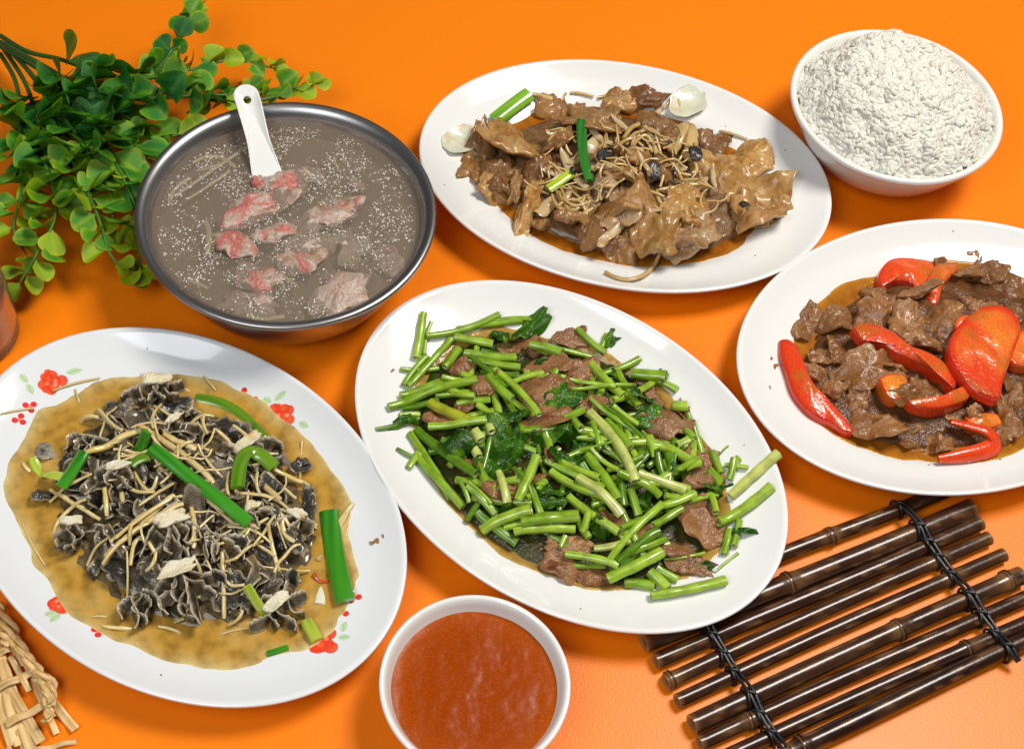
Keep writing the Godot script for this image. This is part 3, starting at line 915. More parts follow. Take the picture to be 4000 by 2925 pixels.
# ---------------------------------------------------------------- tomato and beef
func tomato_dish() -> void:
	var p := Pile.new(0.3263, -0.0581, -26.33, 0.115, 0.080, 0.030, 0.009, ["by the celery plate", "away from the celery", "rice bowl side", "bamboo mat side"])
	oval_plate(p, "oval_plate", M.china, "white oval plate of beef and tomato above the bamboo mat")
	fill_pile(p, 0.5, 0.0115)
	pool(p, "tomato_gravy", 0.0118, 0.735, 0.03, 47, Color(0.40, 0.13, 0.014), Color(0.60, 0.26, 0.025), "glossy orange-brown gravy around the beef and tomato")
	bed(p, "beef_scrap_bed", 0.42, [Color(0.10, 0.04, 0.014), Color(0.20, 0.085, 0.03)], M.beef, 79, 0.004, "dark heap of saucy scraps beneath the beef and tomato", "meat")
	var tomato_beef := [
		[-86,-60,9.8,15.6,43], [-61,-56,18.7,12.8,0], [-43,-44,10.4,13.7,29], [-15,-55,16.1,8.3,17], [-22,-72,8.9,6.5,17], [-16,-31,15.6,17.6,43],
		[-13,-10,16.7,8.0,23], [10,-28,11.6,13.1,43], [-68,-3,24.2,14.8,6], [-76,-27,10.3,11.5,29], [-102,-16,12.3,6.1,29], [-91,-28,7.1,8.9,-40],
		[-84,16,8.6,7.7,55], [-36,28,15.2,12.2,36], [-52,31,15.4,7.7,29], [-85,41,18.7,13.3,29], [-52,49,15.9,5.5,6], [-60,58,11.0,8.1,17],
		[-44,68,11.0,7.6,42], [64,-74,12.9,17.2,43], [79,-63,11.7,11.0,30], [83,-45,16.8,15.0,51], [68,-15,9.6,10.1,17], [-8,56,6.3,5.0,17],
		[17,62,7.7,18.5,17], [0,75,14.7,7.1,6], [30,41,6.4,12.9,17], [45,-80,6.1,5.8,17], [8,-58,17.1,5.4,5], [49,-35,14.1,5.7,30],
		[-45,-2,10.0,8.0,43], [-99,2,9.3,6.0,42], [-21,50,7.7,5.0,17], [28,52,6.6,10.7,43],
	]
	var tomato_arcs := [
		[-30,58,-5,83,-53,82,10.5,0],
	]
	var tomato_slices := [
		[41,-24,59,-22,66,-12,63,2,50,15,34,30,21,42,9,55,-1,50,-7,41,-10,25,-8,11,2,-3,20,-15], [55,7,68,1,72,12,61,31,47,32,40,24], [-118,-48,-112,-48,-108,-39,-111,-19,-111,-1,-106,20,-101,39,-108,39,-116,28,-126,17,-130,-1,-127,-19,-124,-35], [-13,-83,-5,-91,7,-97,23,-96,38,-90,43,-82,26,-64,14,-65,10,-72,0,-76,-14,-74], [-66,-34,-56,-36,-47,-32,-37,-23,-30,-8,-17,3,-11,15,-11,29,-18,34,-21,20,-31,9,-44,-4,-52,-16,-64,-21], [-58,37,-46,39,-32,41,-15,39,-5,36,-10,46,-25,49,-40,49,-51,45,-57,41],
		[-16,57,0,57,11,62,9,70,-7,70,-17,65], [-68,12,-59,10,-47,14,-49,23,-62,32,-69,26], [18,-26,33,-25,35,-18,24,-12,15,-16], [23,-69,41,-82,55,-81,56,-74,35,-61,20,-46,15,-53],
	]
	for i in [8, 9]:
		tomato_slice(p, tomato_slices[i], 0.2, 0.003, 0.4, ["small red tomato piece under the meat near the top of the plate", "red tomato chunk between two meat slices at the back"][i - 8])
	tomato_slice(p, tomato_slices[3], 0.05, 0.004, 0.35, "red tomato wedge at the back edge of the gravy")
	var count := 0
	for d in tomato_beef:
		count += 1
		if count == 24:
			tomato_slice(p, tomato_slices[6], 0.6, 0.004, 0.7, "orange tomato chunk half under meat at the near side")
			tomato_slice(p, tomato_slices[7], 0.75, 0.004, 0.8, "orange-yellow tomato chunk in the middle of the beef")
		var k := rng.randf_range(0.7, 1.2)
		var r: Array = lump(p, d[0] * 0.001, d[1] * 0.001, d[2] * 0.00105, d[3] * 0.00105, d[4], 0.0044, [Color(0.30, 0.13, 0.04) * k, Color(0.44, 0.22, 0.085) * k, Color(0.20, 0.065, 0.012)], rng.randi() % 9000, {"rows": 15, "sides": 36, "curl": rng.randf_range(-0.4, 0.25), "cup": rng.randf_range(-0.3, 0.3), "rough": 0.0026, "freq": 170.0, "wave": 0.005, "ragged": 0.28, "drape": 0.3, "patch": 0.28, "cap": 0.010, "lean": Vector2(rng.randf_range(-0.5, 0.5), rng.randf_range(-0.5, 0.5))})
		var o := lay(p, "beef_slice", r[0], M.beef_wet, d[0] * 0.001, d[1] * 0.001, r[1])
		tag(o, "%s saucy beef slice %s" % ["small" if d[2] < 11 else ("large" if d[2] > 17 else "middling"), p.region(d[0] * 0.001, d[1] * 0.001)], "beef slice", "beef slices among the tomato")
	for d in tomato_arcs:
		tomato_arc(p, d)
	tomato_slice(p, tomato_slices[2], 0.0, 0.006, 0.0, "long red tomato wedge lying skin-up at the end by the celery plate")
	tomato_slice(p, tomato_slices[4], 0.05, 0.006, 0.2, "long red tomato wedge running under the large flat slice")
	tomato_slice(p, tomato_slices[5], 0.1, 0.006, 0.3, "narrow red tomato wedge below the large flat slice")
	tomato_slice(p, tomato_slices[1], 0.45, 0.006, 1.0, "orange tomato slice tucked behind the large red slice")
	tomato_slice(p, tomato_slices[0], 0.0, 0.011, 1.0, "large red tomato slice lying flat on top of the beef")


func tomato_arc(p: Pile, d: Array) -> void:
	var pts := [mm2(d, 0), mm2(d, 2), mm2(d, 4)]
	var len: float = pts[0].distance_to(pts[1]) + pts[1].distance_to(pts[2])
	var n := 15
	var r: float = d[6] * 0.00074
	var way: Array = lie(p, pts, n, r * 0.75, 0.5, 0.012)
	var path: PackedVector3Array = way[0]
	var o := thing("tomato_wedge", p.world(way[1].x, way[1].y, way[2]), -p.ang)
	var skin: Color = Color(0.78, 0.065, 0.014) if d[7] == 0 else Color(0.80, 0.21, 0.015)
	var pulp: Color = Color(0.80, 0.14, 0.03) if d[7] == 0 else Color(0.80, 0.26, 0.03)
	var s := Shape.new()
	var f := Shape.new()
	var mid := (path[0] + path[n - 1]) * 0.5
	fn.seed = int(d[0]) + 300
	for i in n:
		var t := (path[mini(i + 1, n - 1)] - path[maxi(i - 1, 0)]).normalized()
		var outward := path[i] - mid
		outward.y = 0.0
		outward = outward.slide(t).normalized() if outward.length() > 0.001 else t.cross(Vector3.UP)
		var o_dir := (outward * 0.62 + Vector3.UP * 0.78).slide(t).normalized()
		var e := t.cross(o_dir).normalized()
		var k := r * (0.10 + 0.90 * pow(sin(PI * (i + 0.4) / (n - 0.2)), 0.45)) * (1.0 + 0.08 * fn.get_noise_1d(i * 40.0))
		var first := Vector3.ZERO
		var last := Vector3.ZERO
		for j in 9:
			var a := deg_to_rad(-78.0 + 156.0 * j / 8.0)
			var q := path[i] + o_dir * (cos(a) - 0.2) * k * 0.8 + e * sin(a) * k
			s.add(q, skin * (1.0 + 0.25 * fn.get_noise_2d(i * 30.0, j * 30.0)))
			if j == 0:
				first = q
			last = q
		var inner := path[i] - o_dir * k * 0.55 + e * k * 0.25
		for j in 9:
			var w := j / 8.0
			var q := last.lerp(inner, w * 2.0) if w < 0.5 else inner.lerp(first, w * 2.0 - 1.0)
			var depth := 1.0 - absf(w * 2.0 - 1.0)
			var col := skin.lerp(pulp, smoothstep(0.05, 0.3, depth)).lerp(Color(0.84, 0.32, 0.05), 0.45 * clampf(depth - 0.3 + fn.get_noise_2d(i * 50.0, j * 60.0), 0.0, 1.0))
			f.add(q + o_dir * (0.0005 * sin(depth * 12.0)), col)
	s.strip(0, n, 9, false)
	f.strip(0, n, 9, false)
	put("skin", s.commit(M.tomato, false), o)
	put("flesh", f.commit(M.flesh, false), o)
	tag(o, "%s glossy %s tomato wedge %s" % [length_word(len, 0.028, 0.055), "red" if d[7] == 0 else "orange", p.region(way[1].x, way[1].y)], "tomato wedge", "tomato wedges among the beef")


# A thick slice cut across a tomato: skin round its edge, a flat wet face above. d = the outline, x and z in turn (mm).
func tomato_slice(p: Pile, d: Array, orange: float, lift: float, cut: float, label: String) -> void:
	var c := Vector2.ZERO
	var n := d.size() / 2
	for i in n:
		c += mm2(d, i * 2) / n
	var y := p.soft(c.x, c.y, 0.012) + lift
	var o := thing("tomato_wedge", p.world(c.x, c.y, y), -p.ang)
	var cv := Curve2D.new()
	for i in n + 1:
		var q := mm2(d, (i % n) * 2) - c
		var tn := (mm2(d, ((i + 1) % n) * 2) - mm2(d, ((i + n - 1) % n) * 2)) / 6.0
		cv.add_point(q, -tn, tn)
	var sides := 60
	var rim := PackedVector2Array()
	for i in sides:
		rim.append(cv.sample_baked(cv.get_baked_length() * i / sides, true))
	fn.seed = n * 7 + int(d[0])
	var s := Shape.new()
	for j in 8:
		var e := PI * (0.06 + 0.6 * j / 7.0)
		for i in sides:
			var r := 1.0 + 0.05 * sin(e) - 0.30 * maxf(0.0, -cos(e)) + (0.0 if j > 0 else -0.02)
			s.add(Vector3(rim[i].x * r, -0.0095 * (1.0 - cos(e)) + 0.0003 + rim[i].x * -0.10, rim[i].y * r), Color(0.70, 0.042, 0.011).lerp(Color(0.82, 0.25, 0.02), orange * 0.7) * (1.0 + 0.2 * fn.get_noise_2d(i * 9.0, j * 20.0)))
	s.strip(0, 8, sides, true)
	put("skin", s.commit(M.tomato, false), o)
	var f := Shape.new()
	var rows := 14
	for j in rows:
		var q := float(j) / (rows - 1)
		for i in sides:
			var pos := rim[i] * q
			var east := clampf(pos.x / 0.022, -1.0, 1.0)
			var pulp := Color(0.74, 0.06, 0.015).lerp(Color(0.84, 0.25, 0.03), clampf((0.30 + 0.42 * east + 0.55 * fn.get_noise_2d(pos.x * 3800.0, pos.y * 1600.0)) * cut + orange, 0.0, 1.0))
			pulp = pulp.lerp(Color(0.66, 0.035, 0.010), smoothstep(0.80, 0.97, q))
			pulp = pulp.lerp(Color(0.46, 0.15, 0.02), 0.6 * smoothstep(0.15, 0.45, fn.get_noise_2d(pos.x * 2600.0 - 900.0, pos.y * 2600.0)))
			pulp = pulp.lerp(Color(0.88, 0.46, 0.12), 0.5 * smoothstep(0.25, 0.5, fn.get_noise_2d(pos.x * 6000.0 + 300.0, pos.y * 2500.0)) * (1.0 - q) * cut)
			f.add(Vector3(pos.x, 0.0006 + (0.0014 + 0.0036 * (1.0 - cut)) * (1.0 - q * q) + 0.0022 * fn.get_noise_2d(pos.x * 5000.0, pos.y * 3500.0) * (1.0 - q) + pos.x * -0.10, pos.y), pulp)
	f.strip(0, rows, sides, true)
	put("flesh", f.commit(M.flesh, false), o)
	tag(o, label, "tomato wedge", "tomato wedges among the beef")


# ---------------------------------------------------------------- tripe with ginger
func tripe_dish() -> void:
	var p := Pile.new(-0.2095, 0.1604, 32.8, 0.105, 0.080, 0.026, 0.012, ["by the jar", "by the sauce dish", "steel bowl side", "woven mat side"])
	oval_plate(p, "flowered_plate", flower_glaze(), "white oval plate printed with red flowers, filled with tripe and gravy")
	fill_pile(p, 0.52, 0.0158)
	pool(p, "ginger_gravy", 0.0158, 0.79, 0.05, 53, Color(0.53, 0.29, 0.045), Color(0.74, 0.57, 0.24), "thick golden-brown gravy filling the flowered plate")
	bed(p, "tripe_scrap_bed", 0.42, [Color(0.05, 0.042, 0.028), Color(0.26, 0.17, 0.055)], M.tripe, 80, 0.004, "dark heap of shreds beneath the tripe pieces", "tripe")
	var tripe_sheets := [
		[13,59,20.0,8.7,-22,0], [7,-32,15.9,14.6,-36,2], [66,-32,22.1,6.0,13,0], [-16,22,15.1,8.7,-65,0], [-43,32,10.6,6.7,-42,0], [23,39,12.7,12.1,-109,1],
		[50,23,9.2,7.9,-19,0], [73,25,10.8,11.8,36,0], [83,9,12.8,6.3,-70,1], [-93,-26,11.9,8.5,-67,1], [-71,-30,13.6,9.9,-19,1], [-64,-52,12.9,9.5,-42,0],
		[-22,-60,15.7,9.2,-30,0], [-61,33,13.5,9.6,-30,0], [-77,55,7.4,4.3,-42,0], [-84,27,6.6,7.0,-42,0], [-105,29,9.6,7.0,-30,3], [60,-59,5.9,12.7,-42,0],
		[22,-72,16.0,5.6,2,1], [21,7,9.7,15.0,-41,1], [46,-10,11.1,9.8,19,1], [67,-16,13.6,8.4,10,0], [36,-78,6.9,6.1,-42,0], [-8,42,10.4,9.4,26,0],
		[-38,65,13.3,6.3,33,0], [-1,4,11.4,9.6,-42,0], [-21,4,10.6,7.8,-42,0], [41,-45,10.7,8.3,-8,0],
	]
	var tripe_fans := [
		[41,41,26,30,120,7,1], [28,65,38,20,110,5,0], [-88,-57,35,24,150,6,1], [-86,7,49,18,160,5,0], [-45,13,42,17,170,5,1], [12,19,39,26,120,6,1],
		[99,10,18,21,250,7,1], [-40,59,59,16,60,3,1], [3,-60,1,21,120,5,1], [36,5,27,24,90,5,0], [42,-24,-8,14,100,3,1], [-50,-41,-8,15,200,4,1],
		[68,-41,54,15,120,3,1],
	]
	var ginger := [
		[-75,20,-66,-3,-57,-22,4.5,1], [-59,-19,-25,-23,10,-21,4.3,0], [-61,4,-48,-5,-35,-9,2.4,0], [-53,6,-44,-4,-34,-12,2.0,0], [-45,-27,-32,-29,-18,-32,4.0,0], [-37,-33,-25,-36,-14,-40,2.3,0],
		[-15,-27,-19,-42,-26,-56,1.7,0], [-15,-31,-11,-34,-13,-41,1.3,0], [-44,-47,-43,-57,-37,-65,2.4,0], [-116,-1,-110,-11,-90,-14,1.7,0], [-110,11,-107,-2,-93,-10,3.0,0], [-109,-18,-85,-11,-66,-9,2.6,0],
		[-116,-20,-96,-14,-72,-8,2.0,0], [-77,49,-56,47,-30,45,2.9,0], [-42,29,-34,35,-27,41,3.1,1], [-39,18,-33,23,-27,27,3.0,0], [-58,-1,-52,7,-44,9,1.7,0], [-5,60,-4,33,-3,3,3.6,0],
		[-5,62,-2,35,5,6,3.6,0], [-3,66,-1,36,9,5,3.3,0], [-8,54,-8,34,-3,16,3.0,0], [-6,51,-4,24,0,-1,2.6,0], [-2,67,-2,48,2,30,2.6,0], [-4,39,-1,43,2,47,2.3,1],
		[12,56,3,40,19,40,2.9,0], [19,40,23,46,22,52,2.6,0], [11,1,25,11,35,22,3.5,0], [16,12,24,19,32,23,1.6,0], [45,9,50,-8,55,-27,2.4,1], [58,15,60,-1,61,-15,2.2,0],
		[50,11,64,24,80,40,2.8,0], [60,-22,73,-13,85,-6,2.6,0], [76,0,86,-10,96,-23,1.3,0], [63,-9,67,-11,76,-11,2.2,0], [27,-25,40,-37,63,-44,2.3,0], [28,-59,40,-65,50,-72,3.2,1],
		[23,-49,29,-42,36,-38,2.3,0], [35,-44,43,-43,52,-41,4.0,0], [56,-48,66,-52,77,-49,1.7,0], [71,-38,73,-45,77,-50,2.0,0], [62,-45,68,-42,74,-34,3.0,0], [63,-32,71,-26,80,-26,3.3,0],
		[94,-33,87,-57,83,-79,3.7,0], [93,-38,88,-58,85,-71,3.2,0], [94,-43,103,-39,115,-39,1.7,0], [43,76,51,71,66,68,2.8,0], [50,70,62,64,77,61,2.3,0], [23,93,32,87,41,78,2.7,0],
		[13,93,23,84,38,76,1.6,0], [56,62,61,55,66,49,1.8,0], [80,53,87,42,94,33,1.3,0], [84,40,87,34,86,29,2.2,0], [-69,-86,-61,-85,-55,-84,1.4,0], [-32,-81,-23,-84,-11,-83,2.5,0],
		[-138,-6,-132,-21,-123,-36,1.7,0], [-129,-18,-121,-14,-111,-10,1.3,0], [-147,32,-143,23,-137,13,1.4,0], [-109,46,-106,47,-101,47,2.4,0], [-77,75,-60,82,-38,88,0.9,0], [21,-94,30,-83,43,-69,1.4,0],
		[-37,7,-19,10,-26,-5,2.3,0], [-88,-54,-80,-66,-68,-72,1.8,0], [-81,-63,-68,-69,-52,-71,1.4,0], [-10,-4,-14,10,-15,23,2.3,0], [-19,-35,-9,-32,-7,-37,1.6,0], [6,-48,3,-60,-4,-67,2.4,0],
		[-25,-56,-18,-57,-10,-56,2.3,0], [1,29,1,35,11,41,1.6,0], [45,-16,51,-15,54,-5,1.6,0], [53,-31,59,-38,69,-40,1.8,0], [65,67,73,62,81,57,1.9,0],
	]
	var tripe_scallions := [
		[-37,-10,5,-12,52,-13,9.4,0], [-61,-70,-32,-81,3,-76,8.8,1], [-73,19,-70,31,-67,46,10.3,0], [-107,39,-91,43,-73,39,7.9,2], [27,-27,10,-53,30,-58,10.0,1], [74,-65,100,-43,130,-21,13.4,0],
		[81,19,91,20,99,20,6.6,2], [119,5,127,8,135,11,8.8,2], [116,38,119,33,123,26,4.2,0], [-50,-8,-50,-13,-50,-18,8.5,0], [-40,6,-39,0,-34,-6,7.4,1], [100,-31,109,-21,117,-10,7.2,3],
	]
	var chili := [
		[99,-23,107,-23,112,-32,2.3],
	]
	var pals := [[Color(0.035, 0.029, 0.021), Color(0.085, 0.070, 0.048), Color(0.016, 0.014, 0.012)], [Color(0.12, 0.096, 0.062), Color(0.22, 0.18, 0.12), Color(0.05, 0.04, 0.028)], [Color(0.28, 0.23, 0.165), Color(0.29, 0.25, 0.20), Color(0.12, 0.10, 0.075)], [Color(0.34, 0.30, 0.22), Color(0.48, 0.44, 0.34), Color(0.10, 0.085, 0.07)]]
	var words := ["blackish", "dark grey", "light grey", "white nubby"]
	# shreds and scraps half hidden under the rest
	for i in 44:
		var th := i * 2.4
		tripe_ribbon(p, Vector2(cos(th) * 0.090, sin(th) * 0.066) * sqrt((i + 0.5) / 44.0))
	for i in 55:
		var th := rng.randf() * TAU
		var q := Vector2(cos(th) * 92.0, sin(th) * 68.0) * sqrt(rng.randf())
		var v := Vector2.from_angle(rng.randf() * TAU) * rng.randf_range(7.0, 17.0)
		var b := v.orthogonal() * rng.randf_range(-0.35, 0.35)
		ginger.append([q.x - v.x, q.y - v.y, q.x + b.x, q.y + b.y, q.x + v.x, q.y + v.y, rng.randf_range(1.0, 2.6), 0])
	for d in tripe_sheets:
		var r: Array = lump(p, d[0] * 0.001, d[1] * 0.001, d[2] * 0.00105, d[3] * 0.00105, d[4], 0.0016, pals[d[5]], rng.randi() % 9000, {"rows": 15, "sides": 36, "curl": rng.randf_range(-0.5, 0.3), "cup": rng.randf_range(-0.5, 0.4), "rough": 0.0020, "freq": 190.0, "wave": 0.006, "ragged": 0.3, "drape": 0.4, "edge": Color(0.52, 0.43, 0.28), "cap": 0.008, "lean": Vector2(rng.randf_range(-0.4, 0.4), rng.randf_range(-0.4, 0.4))})
		var o := lay(p, "tripe_piece", r[0], M.tripe, d[0] * 0.001, d[1] * 0.001, r[1])
		tag(o, "%s %s sheet of tripe %s" % ["small" if d[2] * d[3] < 50 else "broad", words[d[5]], p.region(d[0] * 0.001, d[1] * 0.001)], "tripe", "tripe sheets on the flowered plate")
	for d in tripe_fans:
		tripe_fan(p, d)
	for i in 22:
		var th := i * 2.4 + 1.0
		tripe_ribbon(p, Vector2(cos(th) * 0.080, sin(th) * 0.058) * sqrt((i + 0.5) / 22.0))
	for d in ginger:
		strip_on(p, "ginger_strip", d, [Color(0.62, 0.44, 0.16), Color(0.74, 0.57, 0.27)] if d[7] == 0 else [Color(0.62, 0.44, 0.10), Color(0.72, 0.58, 0.26)], 0.0, "%s pale ginger strip %s", "ginger strip", "ginger strips on the tripe", 0.010)
	var cols := [[Color(0.012, 0.15, 0.008), Color(0.05, 0.27, 0.012)], [Color(0.06, 0.20, 0.006), Color(0.15, 0.30, 0.012)], [Color(0.26, 0.40, 0.02), Color(0.46, 0.54, 0.06)], [Color(0.66, 0.62, 0.42), Color(0.74, 0.72, 0.58)]]
	for d in tripe_scallions:
		strip_on(p, "scallion_piece", d, cols[d[7]], 0.42, "%s " + ["deep green", "olive green", "yellow-green", "white"][d[7]] + " scallion piece %s", "scallion", "scallion pieces on the tripe", 0.014)
	for d in chili:
		strip_on(p, "chilli_strip", d, [Color(0.60, 0.05, 0.006), Color(0.66, 0.08, 0.01)], 0.0, "thin curled red chilli strip crossing the broad green scallion", "chilli strip", "", 0.016, M.scallion)


func sauced(n: int, c: Color, phase: float) -> PackedColorArray:
	var out := PackedColorArray()
	for i in n:
		out.append(c.lerp(Color(0.26, 0.165, 0.055), clampf(0.15 + 0.9 * fn.get_noise_2d(i * 22.0, phase * 100.0), 0.0, 0.75)))
	return out


# A cut ribbon of tripe: pebbly dark faces, pale edges, curling over itself.
func tripe_ribbon(p: Pile, at: Vector2) -> void:
	var dir := Vector2.from_angle(rng.randf() * TAU)
	var len := rng.randf_range(0.018, 0.036)
	var bend := dir.orthogonal() * rng.randf_range(-0.5, 0.5) * len
	var way: Array = lie(p, [at - dir * len * 0.5, at + bend * 0.5, at + dir * len * 0.5], 22, 0.003, 0.5, 0.008)
	var path: PackedVector3Array = way[0]
	var n := path.size()
	var ups := []
	var ph := rng.randf() * TAU
	var waves := rng.randf_range(0.6, 1.6)
	var twist := rng.randf_range(-1.2, 1.2)
	var dark := Color(0.05, 0.041, 0.029) * rng.randf_range(0.5, 2.2)
	var ht := filled(n, rng.randf_range(0.0030, 0.0052))
	for i in n:
		var t := float(i) / (n - 1)
		path[i].y += 0.0038 * sin(t * waves * TAU + ph) * sin(PI * t) + 0.001
		var along := (path[mini(i + 1, n - 1)] - path[maxi(i - 1, 0)]).normalized()
		var across := along.cross(Vector3.UP).normalized()
		var a := twist * (t - 0.5) + 0.9 * sin(t * waves * TAU + ph + 1.3)
		ups.append(across * cos(a) + Vector3.UP * sin(a))
		ht[i] *= 0.8 + 0.3 * sin(PI * t) + 0.12 * sin(t * 14.0 + ph)
	var s := Shape.new()
	sweep(s, path, ups, filled(n, 0.00085), ht, sauced(n, dark, ph), Color(0.66, 0.56, 0.37), 14, 1, Color(0.4, 0.33, 0.22), -1.0)
	var o := lay(p, "tripe_ribbon", s, M.tripe, way[1].x, way[1].y, way[2])
	tag(o, "%s %s tripe ribbon %s" % ["short" if len < 0.027 else "long", "dark" if dark.r < 0.07 else "greyish", p.region(way[1].x, way[1].y)], "tripe", "tripe ribbons on the flowered plate")


func tripe_fan(p: Pile, d: Array) -> void:
	var x: float = d[0] * 0.001
	var z: float = d[1] * 0.001
	var reach: float = d[3] * 0.001
	var y := minf(p.soft(x, z, 0.006), p.limit(x, z, 0.002, 0.017))
	var o := thing("tripe_cluster", p.world(x, z, y), -p.ang)
	for k in d[5]:
		var part: float = (float(k) + 0.5) / d[5] - 0.5
		var a := deg_to_rad(d[2] + part * d[4] + rng.randf_range(-6, 6))
		var dir := Vector3(cos(a), 0, sin(a))
		var across := Vector3(-dir.z, 0, dir.x)
		var n := 20
		var path := PackedVector3Array()
		var ups := []
		var waves := rng.randf_range(0.5, 1.25)
		var ph := rng.randf() * TAU
		var far := reach * rng.randf_range(0.75, 1.15)
		for i in n:
			var t := float(i) / (n - 1)
			var q: Vector3 = dir * far * t + across * (part * 0.004 + 0.16 * far * sin(t * waves * TAU + ph) * t)
			var low := p.h(x + q.x, z + q.z)
			q.y = lerpf(0.006, clampf(low - y, -0.012, 0.010) + 0.004, t)
			path.append(q)
			ups.append((Vector3.UP + across * (0.7 * sin(t * waves * TAU + ph + 1.0) + part)).normalized())
		var s := Shape.new()
		var c := Color(0.05, 0.041, 0.029) * rng.randf_range(0.5, 2.0)
		var cs := sauced(n, c, ph)
		if d[6] == 1:
			for i in 5:
				cs[i] = cs[i].lerp(Color(0.45, 0.38, 0.24), 0.7 - i * 0.14)
		var ht := filled(n, 0.0058)
		for i in n:
			ht[i] *= 0.75 + 0.3 * sin(PI * i / (n - 1.0)) + 0.12 * sin(i * 1.9 + ph)
		sweep(s, path, ups, filled(n, 0.00105), ht, cs, Color(0.66, 0.57, 0.40), 14, 1, c, -1.0)
		put("lamella", s.commit(M.tripe), o)
	if d[6] == 1:
		var r: Array = lump(null, 0, 0, reach * 0.45, reach * 0.2, d[2] + 90 + rng.randf_range(-30, 30), 0.0032, [Color(0.70, 0.60, 0.38), Color(0.78, 0.71, 0.52), Color(0.62, 0.42, 0.15)], rng.randi() % 9000, {"rows": 11, "sides": 24, "rough": 0.0016, "wave": 0.002, "ragged": 0.3, "cup": 0.5, "y": 0.0})
		put("white_root", r[0].commit(M.white_bit), o, Vector3(0, 0.0105, 0))
	tag(o, "%s of dark tripe %s" % ["white-rooted fan" if d[6] == 1 else "loose fan", p.region(x, z)], "tripe", "folded tripe clusters on the flowered plate")


